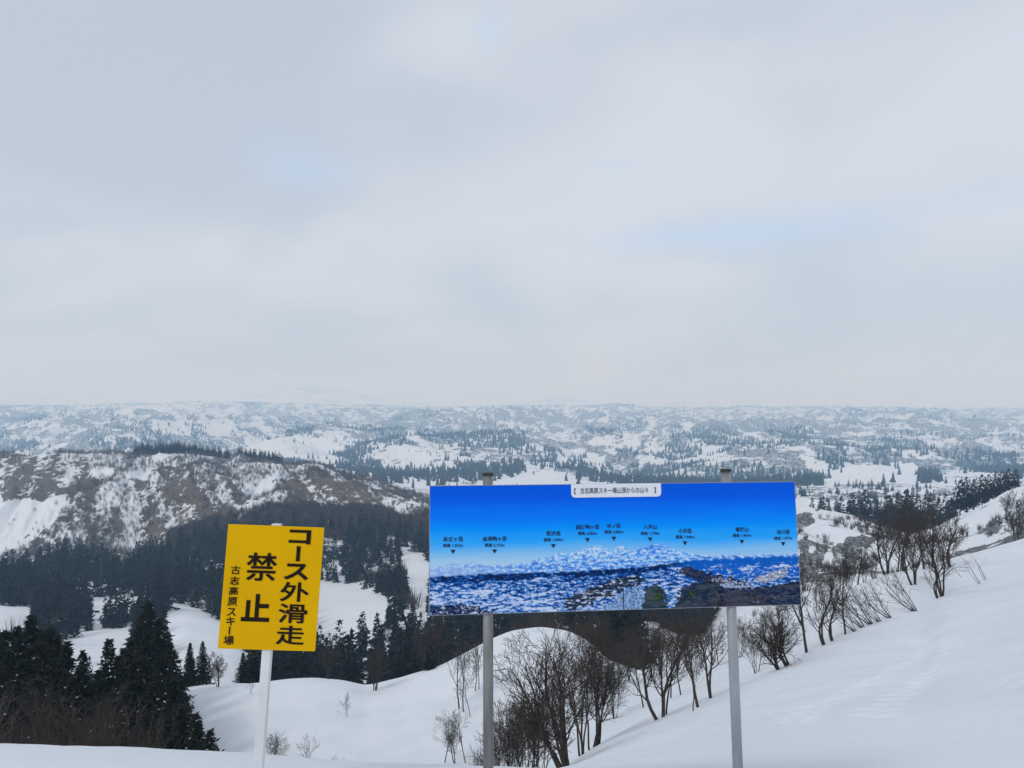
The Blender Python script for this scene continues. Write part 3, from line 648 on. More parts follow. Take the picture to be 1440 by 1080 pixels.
bare('bent', 1163, 905, 84, 30, 46, 'slim tree leaning left, first to the right of the board edge', EDGE)
bare('bent', 1173, 900, 74, 30, 46, 'slim tree leaning left, second to the right of the board edge', EDGE, .35)
bare('slenderb', 1189, 892, 118, 30, 46, 'taller slim tree with one trunk leaning left, right of the board', EDGE, .2)
for i, (p_, y_) in enumerate(((1208, 887), (1220, 881), (1232, 876), (1243, 873), (1258, 868))):
    bare('whips', p_, y_, 46 + 6 * (i % 3), 30, 50, 'low whippy shrub pressed leftward by snow along the slope edge', 'low whippy shrubs on the slope edge', random.uniform(-.3, .3), name='leafless_shrub', cat='shrub')
bare('whips', 1295, 858, 62, 34, 52, 'fan of bare whips on the snow below the tall right hand tree', None, .1, name='leafless_shrub', cat='shrub')
bare('uprightb', 1326, 838, 126, 36, 56, 'tall bare tree standing alone on the open slope at right')
bare('bent', 1322, 840, 60, 36, 56, 'low side limb tree at the foot of the tall right hand tree', None, -.2)
bare('leanb', 1286, 822, 88, 50, 66, 'stout leaning tree at the left of the clump behind the tall right hand tree')
for i, (p_, y_, h_) in enumerate(((868, 962, 60), (884, 958, 66), (898, 962, 70), (916, 958, 74), (928, 950, 66), (952, 948, 70), (968, 944, 64), (986, 940, 74), (1010, 935, 60), (1040, 925, 56), (1076, 905, 52), (1096, 895, 50))):
    bare(('shrub', 'upright', 'slender')[i % 3], p_, y_, h_, 54, 108, 'thin bare growth on the snow behind the first row of leaning trees', 'second row of bare growth on the snow', i * 1.3, name='leafless_shrub', cat='shrub')
for i, (k, p_, y_, h_, r_) in enumerate((('leanb', 1248, 808, 88, .1), ('slenderb', 1262, 805, 92, 2), ('bent', 1274, 803, 80, .4), ('single', 1300, 800, 98, .5), ('slender', 1312, 798, 92, 1.4))):
    bare(k, p_, y_, h_, 56, 70, 'bare tree in the dense twiggy clump behind the tall right hand tree', 'clump behind the tall right hand tree', r_)
bare('bent', 1340, 797, 70, 50, 70, 'slanted slim tree right behind the tall right hand tree')
bare('stick', 1381, 820, 42, 40, 60, 'thin bare stick slanting left on the slope at right, lower one', EDGE)
bare('stick', 1388, 814, 40, 40, 60, 'thin bare stick slanting left on the slope at right, upper one', EDGE, .3)
bare('single', 1205, 822, 66, 56, 70, 'dark slim tree on the crest between the board and the right hand clump', None, 2)
for i, (p_, y_, h_) in enumerate(((1180, 831, 36), (1192, 828, 34), (1216, 819, 40), (1228, 815, 36), (1168, 840, 44), (1150, 862, 50))):
    bare('shrub', p_, y_, h_, 56, 72, 'leafless shrub along the crest between the board and the right hand clump', 'shrubs on the right crest', i, name='leafless_shrub', cat='shrub')
bare('crown', 1428, 745, 62, 110, 180, 'bare bushy tree at the right edge of the photo below the pines', None, 1)
bare('crown', 1416, 728, 36, 130, 290, 'smaller bare tree on the spur left of the one at the right edge', None, 2)
bare('crown', 1446, 735, 60, 110, 200, 'bare tree cut by the right edge of the photo', None, 3)
bare('sapling', 488, 1008, 32, 66, 90, 'lone pale sapling on the open snow hill')
o = bare('shrub', 385, 1058, 52, 50, 66, 'shrub with a few withered brown leaves right of the white sign post', rot=.5, name='leafless_shrub', cat='shrub')
g = np.random.default_rng(4); V = []
for i in range(150):
    p = np.array([g.normal(-.25, .5), g.normal(0, .5), g.uniform(1.2, 3.6)]); a = g.normal(0, .07, 3); b = g.normal(0, .07, 3); V += [p, p + a, p + b]
link('leaves', mesh_np('leaves', np.array(V), [np.arange(450).reshape(-1, 3)], M_LEAF), o)
bare('sapling', 428, 1060, 44, 50, 66, 'thin sapling right of the shrub with withered leaves', rot=2)
for i, p_ in enumerate((460, 470, 481)):
    bare('sapling', p_, 1063, 12 + 4 * (i == 1), 50, 66, 'low twig poking out of the snow right of the thin sapling', 'low twigs in the snow', i, name='twig_tuft', cat='shrub')
for i in range(9):
    p_ = 735 + i * 14 + random.uniform(-3, 3); d_ = random.uniform(110, 126)
    bare(('upright', 'crown', 'uprightb', 'slender')[i % 4], p_, 0, random.uniform(34, 52), 0, 0, 'brown bare tree rising behind the round snow hill under the blue board', 'bare trees behind the round snow hill', i * 1.7, D=d_)
bare('crown', 527, 971, 62, 88, 104, 'rounded brown tree in the dip of the snow crest', None, 2)
bare('crown', 600, 944, 76, 92, 110, 'rounded brown tree on the snow crest left of the blue board post', None, 3)
bare('crown', 462, 955, 55, 92, 112, 'faint brown tree against the dark forest, right below the yellow sign', None, 4)
bare('crown', 306, 966, 48, 86, 104, 'bare bush on the snow crest left of the white sign post', None, 1)
bare('sapling', 352, 976, 20, 80, 100, 'small twig on the snow crest just left of the white sign post', None, 1)
bare('shrub', 232, 1000, 52, 60, 84, 'pale leafless shrub at the right flank of the near cedar stand', None, 1, name='leafless_shrub', cat='shrub')
for i in range(17):
    p_ = -10 + i * 14.5 + random.uniform(-5, 5); D = random.uniform(36, 46); x_ = wx(p_, D)
    yt = np.interp(p_, [0, 60, 150, 250], [1010, 1000, 1010, 1042]) + random.uniform(-34, 16); H = (HY - yt) / F * D - g1(x_, D)
    bare(('single', 'sapling', 'slender', 'leanb')[i % 4], p_, 0, max(2.5, H) * F / D, 0, 0, 'bare brush rising behind the snow bank in front of the near cedar stand', 'brush in front of the near cedar stand', random.uniform(0, 6), D=D, name='leafless_shrub', cat='shrub', fat=.8)

# ------------------------------------------------------------------ signs
def ray(px, py): return np.array([(px - CX) / F, 1.0, (HY - py) / F])
class Panel:
    """flat board in space from the four corners the photograph gives (a flat parallelogram has one solution)"""
    def __init__(s, tl, tr, br, bl, dist):
        r = [ray(*p) for p in (tl, tr, br, bl)]
        d = np.linalg.solve(np.stack([-r[1], r[2], -r[3]], 1), -r[0]); d = np.array([1, *d]); d *= dist / d.mean()
        s.TL, s.TR, s.BR, s.BL = (r[i] * d[i] for i in range(4))
        s.O = s.BL; s.e1 = s.BR - s.BL; s.e2 = s.TL - s.BL; s.w = np.linalg.norm(s.e1); s.h = np.linalg.norm(s.e2); s.e1 /= s.w; s.e2 /= s.h
        n = np.cross(s.e1, s.e2); s.n = n / np.linalg.norm(n)
        if s.n[1] > 0: s.n = -s.n
    def P(s, a, b, c=0): return s.O + s.e1 * a + s.e2 * b + s.n * c
    def hit(s, px, py, c=0):
        r = ray(px, py); return r * (np.dot(s.O + s.n * c, s.n) / np.dot(r, s.n))
    def uv(s, px, py, c=0):
        q = s.hit(px, py, c) - s.O - s.n * c
        k = np.dot(s.e1, s.e2); A = np.array([[1, k], [k, 1]]); return np.linalg.solve(A, [np.dot(q, s.e1), np.dot(q, s.e2)])
import bmesh
def bm_obj(name, bm, mt, parent, org, bevel=0, smooth=False):
    if bevel: bmesh.ops.bevel(bm, geom=list(bm.edges), offset=bevel, segments=2, affect='EDGES', profile=.6)
    bmesh.ops.recalc_face_normals(bm, faces=bm.faces)
    for v in bm.verts: v.co = v.co - org
    me = bpy.data.meshes.new(name); bm.to_mesh(me); bm.free(); me.materials.append(mt)
    if smooth:
        for p in me.polygons: p.use_smooth = True
    return link(name, me, parent)
from mathutils import Vector
def boxm(bm, P, a0, a1, b0, b1, c0, c1):
    v = [bm.verts.new(P(a, b, c)) for c in (c0, c1) for b in (b0, b1) for a in (a0, a1)]
    for f in ((0, 1, 3, 2), (4, 6, 7, 5), (0, 4, 5, 1), (2, 3, 7, 6), (0, 2, 6, 4), (1, 5, 7, 3)): bm.faces.new([v[i] for i in f])
def poleb(bm, p0, p1, r, n=20, flute=0, side=None):
    p0 = np.array(p0); p1 = np.array(p1); t = p1 - p0; t /= np.linalg.norm(t); a = np.cross(t, (0, 1, 0)) if side is None else side - t * np.dot(side, t); a /= np.linalg.norm(a); b = np.cross(t, a)
    rings = []
    for p in (p0, p1):
        rings.append([bm.verts.new(p + (a * math.cos(k * 6.28319 / n) + b * math.sin(k * 6.28319 / n)) * r * (1 - (flute if k % 2 else 0))) for k in range(n)])
    for k in range(n): bm.faces.new([rings[0][k], rings[0][(k + 1) % n], rings[1][(k + 1) % n], rings[1][k]])
    bm.faces.new(rings[0][::-1]); bm.faces.new(rings[1])
def text_polys(s, bold):
    c = bpy.data.curves.new('t', 'FONT'); c.body = s; c.size = 1; c.resolution_u = 4; c.offset = bold
    o = bpy.data.objects.new('t', c); COL.objects.link(o); dg = bpy.context.evaluated_depsgraph_get(); dg.update()
    me = bpy.data.meshes.new_from_object(o.evaluated_get(dg))
    V = np.array([v.co[:2] for v in me.vertices]); Fs = [list(p.vertices) for p in me.polygons]
    bpy.data.objects.remove(o); bpy.data.curves.remove(c); bpy.data.meshes.remove(me); return V, Fs
def put_text(bm, pan, s, ca, cb, w, h, c, bold=.02, rot=False):
    V, Fs = text_polys(s, bold)
    if rot: V = np.stack([V[:, 1], -V[:, 0]], 1)
    lo = V.min(0); hi = V.max(0); V = (V - (lo + hi) / 2) / np.maximum(hi - lo, 1e-6) * np.array([w, h])
    vs = [bm.verts.new(pan.P(ca + a, cb + b, c)) for a, b in V]
    for f in Fs:
        try: bm.faces.new([vs[i] for i in f])
        except ValueError: pass
M_YEL = simple('yellow_board', (.71, .388, .0), (.78, .442, .0), 3, .5, spec=.08)
M_BLACK = simple('black_print', (.012, .008, .006), (.022, .014, .010), 20, .6, spec=.08)
M_WHITEPOST = simple('white_post_paint', (.62, .63, .64), (.76, .77, .78), 6, .5, bump=.1)
M_GALV = simple('galvanised_steel', (.26, .275, .29), (.42, .44, .46), 14, .3, metal=.5, spec=.5, stretch=(1, 1, .12))
M_GALVD = simple('streaked_steel', (.17, .17, .17), (.30, .30, .295), 30, .55, metal=.55, stretch=(1, 1, .03))  # darker grey with streaks drawn out along the post
M_CAP = simple('dark_cap', (.03, .03, .03), (.06, .06, .06), 10, .6)
M_BACK = simple('board_edge', (.25, .27, .3), (.32, .34, .37), 10, .5)
M_PLATE = simple('white_plate', (.72, .74, .80), (.78, .80, .85), 10, .5)
M_NAVY = simple('navy_print', (.004, .008, .035), (.006, .012, .05), 20, .5)

# --- yellow warning sign
pan = Panel((321, 737), (456, 742), (443, 916), (306, 912), 3.67)
foot = pan.hit(359, 1150, -.03); foot = np.array([foot[0], foot[1], g1(foot[0], foot[1])])
org = Vector(foot); sign = empty('warning_sign', org); tag(sign, 'yellow warning board with black Japanese writing on a leaning white post', 'sign')
bm = bmesh.new(); boxm(bm, pan.P, 0, pan.w, 0, pan.h, -.004, 0); board = bm_obj('sign_board', bm, M_YEL, sign, org, .0008)
bm = bmesh.new()
def ych(s, px, py, wp, hp, bold=.03, rot=False):
    a, b = pan.uv(px, py); k = 3.67 / F; put_text(bm, pan, s, a, b, wp * k, hp * k, .0025, bold, rot)
for ch, a, b, w_, h_, rt in (('コ', 422, 755, 31, 20, 0), ('ー', 419.5, 778.7, 6, 21, 1), ('ス', 416.7, 804, 35, 23, 0), ('外', 414.4, 832.3, 40, 27, 0), ('滑', 411.8, 862.6, 40, 26.5, 0), ('走', 408.3, 893, 39, 26, 0), ('禁', 368, 797, 42, 39, 0), ('止', 360, 854.5, 39, 38, 0)):
    if ch in '禁滑外走':
        for q, (dx, dy) in enumerate(((-1, -.6), (1, .6), (-1, .6), (1, -.6))): put_text(bm, pan, ch, *(pan.uv(a, b) + np.array([dx, dy]) * .0019), (w_ - 1.1) * 3.67 / F, (h_ - .7) * 3.67 / F, .0022 + q * .0002, .004)
    else: ych(ch, a, b, w_, h_, .034, bool(rt))
for ch, a, b, w_, h_, rt in (('古', 331.6, 801.5, 13, 12, 0), ('志', 330, 816.4, 13, 11.5, 0), ('高', 328.6, 831, 13, 12, 0), ('原', 327, 846, 13.5, 12.5, 0), ('ス', 325.6, 860.6, 12.5, 11, 0), ('キ', 324.4, 873.4, 12, 12, 0), ('ー', 322.9, 886.5, 2.2, 11, 1), ('場', 321.7, 900.5, 14, 13, 0)):
    ych(ch, a, b, w_, h_, .018, bool(rt))
bm_obj('lettering', bm, M_BLACK, board, org)
top = pan.hit(389.5, 736.5, -.028); bot = pan.hit(357.5, 1160, -.028); ax = top - bot; ln = np.linalg.norm(ax); ax /= ln
s1 = pan.e1 - ax * np.dot(pan.e1, ax); s1 /= np.linalg.norm(s1); s2 = np.cross(s1, ax)
bm = bmesh.new(); boxm(bm, lambda a, b, c: bot + s1 * a + ax * b + s2 * c, -.021, .021, -.15, ln, -.021, .021); bm_obj('post', bm, M_WHITEPOST, sign, org, .003)

# --- blue panorama board
bp = Panel((604, 683), (1117.5, 677), (1127, 850.5), (603, 866), 3.85)
mid = bp.hit(860, 1110, -.04); org = Vector((mid[0], mid[1], g1(mid[0], mid[1])))
info = empty('panorama_board', org); tag(info, 'wide blue panorama board naming the mountains, on two grey steel posts', 'sign')
bm = bmesh.new(); boxm(bm, bp.P, 0, bp.w, 0, bp.h, -.006, 0); panel = bm_obj('panel', bm, M_BACK, info, org, .001)
# printed picture: a grid of coloured points painted by code, the way the printed photograph shows the range
nu, nv = 620, 216
S, Tt = np.meshgrid(np.linspace(0, 1, nu), np.linspace(1, 0, nv))      # Tt = 1 at the top edge
def srgb(c): c = np.asarray(c, float) / 255; return np.where(c < .04045, c / 12.92, ((c + .055) / 1.055) ** 2.4)
down = 1 - Tt
def lerpc(x, xs, cs): cs = srgb(cs); return np.stack([np.interp(x, xs, cs[:, i]) for i in range(3)], -1)
dn = down + .03 * fbm(S * 3, down * 9, 3, 60)
C_ = lerpc(dn, [0, .12, .25, .36, .45, .52, .58, .66], [(0, 88, 222), (0, 96, 230), (0, 126, 248), (0, 152, 255), (48, 170, 252), (116, 190, 244), (164, 206, 238), (184, 212, 238)])
px_ = 604 + S * 516
ridge = np.interp(px_, [604, 640, 700, 740, 775, 800, 825, 831, 850, 868, 880, 900, 915, 935, 960, 1000, 1050, 1090, 1120], [.635, .60, .615, .60, .55, .53, .485, .475, .52, .49, .525, .50, .47, .52, .56, .58, .58, .585, .575])
ridge = ridge + .02 * fbm(S * 40, S * 0 + .5, 4, 61)
n1 = fbm(S * 95, down * 52 + S * 8, 4, 62, .65); n2 = fbm(S * 60, down * 52 + S * 4, 5, 63, .62); n3 = fbm(S * 150, down * 70, 3, 64)
def mixc(c, col, w): return c * (1 - w[..., None]) + srgb(col) * w[..., None]
fade = sstep(604, 780, px_) * .55 + .45
mcol = np.zeros(C_.shape) + srgb((168, 212, 246))
mcol = mixc(mcol, (84, 168, 240), .8 * sstep(-.02, .2, n1 + .3 * n3)); mcol = mixc(mcol, (218, 228, 246), .8 * sstep(.05, .25, -n1 - .3 * n3))
mcol = mixc(mcol, (16, 108, 215), .85 * sstep(.28, .5, n2 + .4 * sstep(.5, .68, down)))
mcol = mixc(mcol, (20, 108, 236), .85 * sstep(-.1, .12, n2) * np.exp(-((px_ - 908) / 30) ** 2) * sstep(.62, .56, down))
mcol = mixc(mcol, (12, 100, 205), .8 * sstep(-.15, .15, n2) * sstep(940, 1010, px_) * sstep(.575, .62, down))
mcol = mixc(mcol, (176, 204, 238), 1 - fade)
C_ = C_ * (1 - sstep(0, .02, down - ridge)[..., None]) + mcol * sstep(0, .02, down - ridge)[..., None]
hz = np.interp(px_, [604, 700, 800, 900, 960, 1120], [.70, .685, .685, .66, .62, .60]) + .012 * fbm(S * 50, S * 0, 3, 65)
wS = S + .02 * fbm(S * 9, down * 12, 2, 72)
big = ridged(wS * 11, down * 17 + S * 3, 5, 66) - .5; medn = fbm(wS * 58, down * 56, 5, 68, .68)
t = .55 * big + 1.0 * medn
fine = fbm(S * 170, down * 80, 3, 67); t = t + .3 * fine + .45 * np.exp(-((down - hz - .03) / .03) ** 2) + .15 * sstep(.9, .75, down) - .0
gc = np.zeros(C_.shape) + srgb((204, 214, 236))
gc = mixc(gc, (62, 136, 214), sstep(-.30, .10, t)); gc = mixc(gc, (4, 70, 150), sstep(.0, .30, t)); gc = mixc(gc, (8, 34, 78), sstep(.30, .62, t))
gc = mixc(gc, (10, 98, 198), .9 * sstep(-.25, .05, t) * sstep(930, 970, px_) * sstep(.82, .74, down))
k = sstep(0, .015, down - hz)[..., None]
C_ = C_ * (1 - k) + gc * k
pyb = 683 + down * 178          # rows of the picture measured like the photograph's
def patch(poly, col, jit=6, cond=None):
    global C_
    jx = px_ + jit * fbm(S * 70, down * 30, 3, 70); jy = pyb + jit * .7 * fbm(S * 70 + 7, down * 30, 3, 71); m = inpoly(jx, jy, poly) & (medn + .8 * fine > -1)
    if cond is not None: m &= cond
    C_ = np.where(m[..., None], C_ * .10 + srgb(col) * .55 * np.clip(1 + 1.6 * fine[..., None] + 1.4 * medn[..., None], .2, 3), C_)
patch([(790, 842), (840, 822), (890, 812), (900, 822), (850, 842), (800, 860), (780, 858)], (40, 46, 60), 8, medn > -.2)
patch([(840, 858), (868, 838), (892, 826), (898, 862), (840, 864)], (150, 190, 240), 4)
patch([(942, 808), (962, 805), (995, 814), (1036, 824), (1050, 834), (1006, 830), (962, 820)], (40, 36, 50), 9)
patch([(985, 822), (1012, 820), (1040, 828), (1056, 836), (1020, 836)], (176, 184, 214), 5, fine > -.1)
patch([(1050, 822), (1085, 812), (1105, 806), (1100, 820), (1070, 830)], (206, 208, 226), 4)
patch([(890, 870), (898, 832), (912, 828), (926, 836), (930, 870)], (34, 50, 40), 7); patch([(935, 870), (945, 836), (975, 824), (1005, 826), (1010, 870)], (30, 40, 42), 7)
patch([(1000, 870), (1004, 834), (1060, 836), (1130, 826), (1135, 870)], (26, 32, 52), 6)
patch([(960, 870), (980, 852), (1040, 838), (1070, 846), (1060, 870)], (78, 70, 78), 12, fine > .05)
patch([(604, 870), (604, 850), (640, 846), (690, 858), (690, 870)], (24, 38, 76), 8, medn > -.25)
patch([(909, 840), (921, 836), (922, 848), (912, 850)], (66, 92, 52), 5); patch([(955, 842), (968, 838), (966, 852)], (58, 80, 48), 5)
patch([(866, 826), (868, 826), (868, 866), (866, 866)], (18, 34, 70), .5)
pts = np.array([bp.P(.003 + a * (bp.w - .006), .003 + b * (bp.h - .006), .0012) for a, b in zip(S.ravel(), Tt.ravel())]) - np.array(org)
idx = np.arange(nu * nv).reshape(nv, nu); q = np.stack([idx[:-1, :-1], idx[1:, :-1], idx[1:, 1:], idx[:-1, 1:]], -1).reshape(-1, 4)
m, nt, b = mat('printed_picture'); at = N(nt, 'ShaderNodeAttribute'); at.attribute_name = 'ink'; nt.links.new(at.outputs['Color'], b.inputs['Base Color'])
b.inputs['Roughness'].default_value = .5; b.inputs['Specular IOR Level'].default_value = .08
me = mesh_np('panorama_print', pts, [q], m); ca = me.attributes.new('ink', 'FLOAT_COLOR', 'POINT')
ca.data.foreach_set('color', np.concatenate([np.clip(C_.reshape(-1, 3), 0, 1), np.ones((nu * nv, 1))], 1).astype(np.float32).ravel()); link('panorama_print', me, panel)
# title plate with rounded lower corners
a0, b0 = bp.uv(803, 680.8); a1, b1 = bp.uv(929, 679.2); b0 = b1 = bp.h - .001; hgt = 18.6 * bp.e2.dot(bp.e2) * 3.9 / F; rad = .02
bm = bmesh.new(); out = [(a0, b0)]
for k in range(7): t = k / 6 * math.pi / 2; out.append((a0 + rad - rad * math.cos(t), b0 - hgt + rad - rad * math.sin(t)))
for k in range(7): t = k / 6 * math.pi / 2; out.append((a1 - rad + rad * math.sin(t), b0 - hgt + rad - rad * math.cos(t)))
out.append((a1, b0))
vf = [bm.verts.new(bp.P(a, b, .004)) for a, b in out]; vb = [bm.verts.new(bp.P(a, b, .0005)) for a, b in out]; bm.faces.new(vf)
for i in range(len(out)): j = (i + 1) % len(out); bm.faces.new([vf[i], vf[j], vb[j], vb[i]])
bm_obj('title_plate', bm, M_PLATE, panel, org)
KB = 3.9 / F
for s_, pxc, pyc, wp, hp in (('古志高原スキー場山頂からの山々', 863.5, 689.6, 97, 8.2), ('【', 808.5, 690.8, 2.6, 8), ('】', 920.5, 689.2, 2.6, 8)):
    bm = bmesh.new(); a, b = bp.uv(pxc, pyc); put_text(bm, bp, s_, a, b, wp * KB, hp * KB, .0062, .004)
    bm_obj('lettering', bm, M_NAVY, panel, org)
for nm, ht, pxc, y1, y2, y3, w1 in (('未丈ヶ岳', '標高 1,553m', 637, 758, 767, 776, 27), ('会津駒ヶ岳', '標高 2,133m', 695.5, 757.5, 766.5, 775.5, 33), ('荒沢岳', '標高 1,969m', 778, 750, 759, 768, 20), ('越後駒ヶ岳', '標高 2,003m', 826, 741, 750, 759.5, 33), ('中ノ岳', '標高 2,085m', 863, 739.5, 748, 757.5, 19), ('八海山', '標高 1,778m', 914, 741, 750, 758.5, 19), ('小沢岳', '標高 1,946m', 963, 746.5, 755, 764, 19), ('巻機山', '標高 1,967m', 1043, 744.5, 753, 762, 19), ('谷川岳', '標高 1,977m', 1101, 748, 757, 765, 19)):
    bm = bmesh.new(); a, b = bp.uv(pxc, y1); put_text(bm, bp, nm, a, b, w1 * KB, 6.6 * KB, .0035, .018)
    a, b = bp.uv(pxc, y2); put_text(bm, bp, ht, a, b, 27 * KB, 5.2 * KB, .0035, .014)
    a, b = bp.uv(pxc, y3); s_ = 3.4 * KB
    bm.faces.new([bm.verts.new(bp.P(a - s_, b + s_ * .8, .0035)), bm.verts.new(bp.P(a, b - s_ * .8, .0035)), bm.verts.new(bp.P(a + s_, b + s_ * .8, .0035))])
    bm_obj('summit_label', bm, M_NAVY, panel, org)
for (x0, y0, x1, y1, r_, mt) in ((686, 666, 686.8, 1150, .0245, M_GALVD), (1020.5, 660.5, 1040.5, 1150, .0245, M_GALV)):
    c_ = -.006 - r_ - .002; t_ = bp.hit(x0, y0, c_); b_ = bp.hit(x1, y1, c_)
    bm = bmesh.new(); poleb(bm, b_ - (t_ - b_) * .1, t_, r_, 28); po = bm_obj('post', bm, mt, info, org, smooth=True)
    po.data.polygons[-1].use_smooth = False
    bm = bmesh.new(); d_ = (t_ - b_) / np.linalg.norm(t_ - b_); poleb(bm, t_ - d_ * .012, t_ + d_ * .004, r_ + .0025, 28); bm_obj('cap', bm, M_CAP, po, org)
    # U-bolt brackets behind the board
    bm = bmesh.new()
    for hb in (.08, bp.h - .08):
        w_ = bp.uv(x0 + (x1 - x0) * (.37 if hb < .3 else .1), 770)[0]
        boxm(bm, bp.P, w_ - .05, w_ + .05, hb - .012, hb + .012, -.012, -.0065)
    bm_obj('bracket', bm, M_GALV, po, org)

# ------------------------------------------------------------------ haze, sky, sun, camera
bm = bmesh.new(); boxm(bm, lambda a, b, c: np.array([a, b, c]), -33000, 33000, -60, 21500, -620, 320)
hz = bm_obj('haze', bm, bpy.data.materials.new('haze_air'), None, Vector((0, 0, 0))); tag(hz, kind='stuff')
hm = hz.data.materials[0]; hm.use_nodes = True; nt = hm.node_tree; nt.nodes.clear()
o_ = nt.nodes.new('ShaderNodeOutputMaterial'); v_ = nt.nodes.new('ShaderNodeVolumePrincipled'); nt.links.new(v_.outputs[0], o_.inputs['Volume'])
v_.inputs['Color'].default_value = (.46, .72, 1.0, 1); v_.inputs['Absorption Color'].default_value = (1, 1, 1, 1); v_.inputs['Density'].default_value = 2.3e-4; v_.inputs['Anisotropy'].default_value = 0.0

SUN_AZ, SUN_EL = R(-140), R(45)      # azimuth measured clockwise from straight ahead: behind, to the left
ld = bpy.data.lights.new('sun', 'SUN'); ld.energy = .9; ld.angle = R(14); ld.color = (1, .98, .95)
so = bpy.data.objects.new('sun', ld); COL.objects.link(so)
sd = Vector((math.sin(SUN_AZ) * math.cos(SUN_EL), math.cos(SUN_AZ) * math.cos(SUN_EL), math.sin(SUN_EL)))
so.rotation_euler = (-sd).to_track_quat('-Z', 'Y').to_euler(); so.location = (0, 0, 100)

W = bpy.data.worlds.new('World'); SC.world = W; W.use_nodes = True; nt = W.node_tree; nt.nodes.clear()
wo = nt.nodes.new('ShaderNodeOutputWorld'); bg = nt.nodes.new('ShaderNodeBackground'); nt.links.new(bg.outputs[0], wo.inputs[0]); bg.inputs['Strength'].default_value = .1
sky = nt.nodes.new('ShaderNodeTexSky'); sky.sky_type = 'NISHITA'; sky.sun_disc = False; sky.sun_elevation = SUN_EL; sky.sun_rotation = SUN_AZ
tc = nt.nodes.new('ShaderNodeTexCoord'); sx = nt.nodes.new('ShaderNodeSeparateXYZ'); nt.links.new(tc.outputs['Generated'], sx.inputs[0])
def mth(op, a, b=None, c=None):
    n = nt.nodes.new('ShaderNodeMath'); n.operation = op
    for i, v in enumerate((a, b, c)):
        if v is None: continue
        if isinstance(v, (int, float)): n.inputs[i].default_value = v
        else: nt.links.new(v, n.inputs[i])
    return n.outputs[0]
dz = mth('ADD', mth('MAXIMUM', sx.outputs[2], 0.0), .42)
cb = nt.nodes.new('ShaderNodeCombineXYZ'); nt.links.new(mth('DIVIDE', sx.outputs[0], dz), cb.inputs[0]); nt.links.new(mth('DIVIDE', sx.outputs[1], dz), cb.inputs[1])
def wn(scale, det, off, st=(1, 1, 1)):
    mp = nt.nodes.new('ShaderNodeMapping'); mp.inputs['Location'].default_value = off; mp.inputs['Scale'].default_value = st; nt.links.new(cb.outputs[0], mp.inputs[0])
    n = nt.nodes.new('ShaderNodeTexNoise'); n.inputs['Scale'].default_value = scale; n.inputs['Detail'].default_value = det; n.inputs['Roughness'].default_value = .5; n.inputs['Distortion'].default_value = .3
    nt.links.new(mp.outputs[0], n.inputs['Vector']); return n.outputs['Fac']
def blob(px, py, su, sv, amp):
    """a soft thickening or thinning of the cloud around one direction of the sky"""
    d = Vector(ray(px, py)).normalized(); r_ = d.cross(Vector((0, 0, 1))).normalized(); u_ = r_.cross(d)
    acc = None
    for ax_, s_ in ((r_, su), (u_, sv)):
        vm = nt.nodes.new('ShaderNodeVectorMath'); vm.operation = 'DOT_PRODUCT'; nt.links.new(tc.outputs['Generated'], vm.inputs[0]); vm.inputs[1].default_value = ax_
        t = mth('POWER', mth('ABSOLUTE', mth('MULTIPLY', vm.outputs['Value'], F / s_)), 2.0); acc = t if acc is None else mth('ADD', acc, t)
    vm = nt.nodes.new('ShaderNodeVectorMath'); vm.operation = 'DOT_PRODUCT'; nt.links.new(tc.outputs['Generated'], vm.inputs[0]); vm.inputs[1].default_value = d
    front = mth('GREATER_THAN', vm.outputs['Value'], 0.0)
    return mth('MULTIPLY', mth('MULTIPLY', mth('EXPONENT', mth('MULTIPLY', acc, -1.0)), amp), front)
def wmix(f, a, b):
    n = nt.nodes.new('ShaderNodeMix'); n.data_type = 'RGBA'; nt.links.new(f, n.inputs['Factor'])
    for i, v in ((6, a), (7, b)):
        if isinstance(v, tuple): n.inputs[i].default_value = (*v, 1)
        else: nt.links.new(v, n.inputs[i])
    return n.outputs[2]
thick = mth('ADD', wn(1.7, 6, (3.1, 1.7, 0)), 0.0)
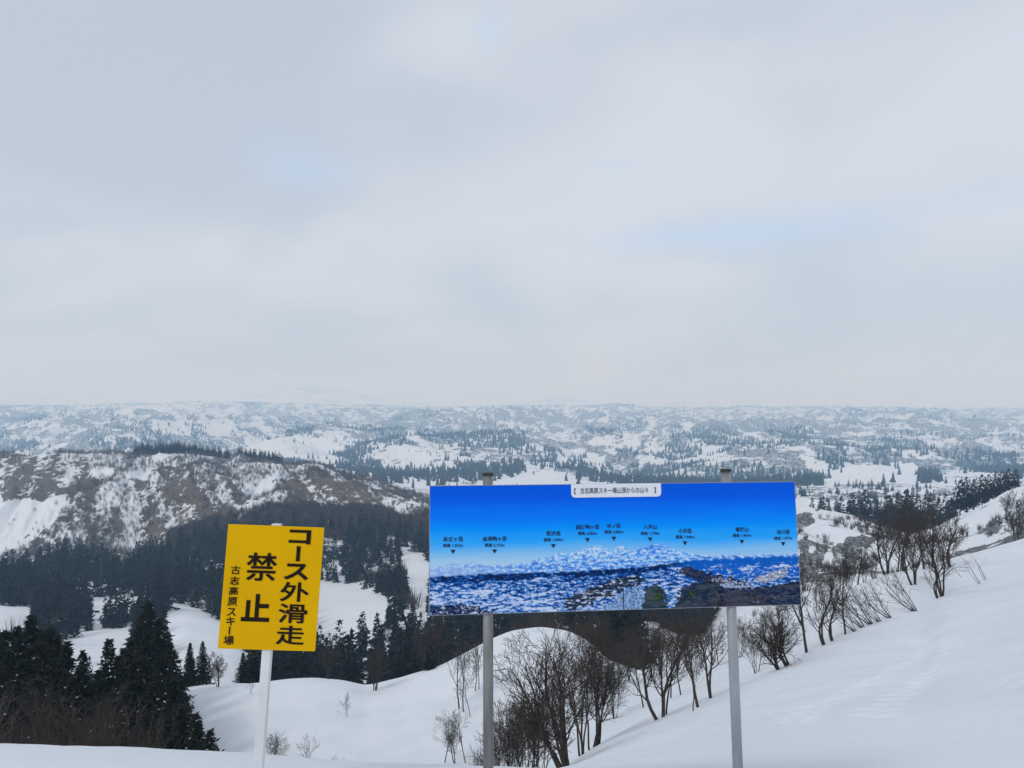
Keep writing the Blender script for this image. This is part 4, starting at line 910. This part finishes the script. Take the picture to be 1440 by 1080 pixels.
for a in ((120, 120, 420, 200, -.16), (1330, 140, 330, 110, .16), (620, 45, 110, 60, .22), (1000, 280, 260, 60, .08), (250, 330, 260, 120, .05), (1050, 30, 220, 40, -.12), (1060, 380, 240, 24, .10)): thick = mth('ADD', thick, blob(*a))
mr = nt.nodes.new('ShaderNodeMapRange'); mr.interpolation_type = 'SMOOTHSTEP'; mr.inputs['From Min'].default_value = .3; mr.inputs['From Max'].default_value = .72; nt.links.new(thick, mr.inputs['Value'])
cloud = wmix(mr.outputs[0], (5.1, 5.75, 6.65), (6.55, 7.0, 7.6))
gap = mth('MULTIPLY', mth('SUBTRACT', wn(2.4, 6, (7.7, 2.9, 0)), .5), .9)
for a in ((880, 232, 110, 28, .42), (950, 335, 170, 30, .55), (440, 245, 110, 50, .38), (690, 40, 30, 30, .4), (1330, 290, 200, 40, .34), (1390, 50, 120, 40, .25)): gap = mth('ADD', gap, blob(*a))
mg = nt.nodes.new('ShaderNodeMapRange'); mg.interpolation_type = 'SMOOTHSTEP'; mg.inputs['From Min'].default_value = .1; mg.inputs['From Max'].default_value = .75; mg.inputs['To Max'].default_value = .78; nt.links.new(gap, mg.inputs['Value'])
blue = wmix(mg.outputs[0], cloud, (5.2, 6.7, 9.2))
fin = nt.nodes.new('ShaderNodeMix'); fin.data_type = 'RGBA'; fin.inputs['Factor'].default_value = .92; nt.links.new(sky.outputs[0], fin.inputs[6]); nt.links.new(blue, fin.inputs[7])
nt.links.new(fin.outputs[2], bg.inputs['Color'])

cd = bpy.data.cameras.new('camera'); cam = bpy.data.objects.new('camera', cd); COL.objects.link(cam); SC.camera = cam
cam.location = (0, 0, 0); cam.rotation_euler = (R(90), 0, 0); cd.sensor_width = 36; cd.lens = 36 * F / 1440; cd.shift_y = (HY - 540) / 1440; cd.clip_start = .05; cd.clip_end = 60000
SC.view_settings.view_transform = 'Standard'; SC.view_settings.look = 'None'; SC.view_settings.exposure = .1; SC.view_settings.gamma = 1
SC.render.engine = 'CYCLES'; SC.cycles.use_denoising = True; SC.cycles.volume_bounces = 6; SC.cycles.max_bounces = 8; SC.cycles.diffuse_bounces = 3
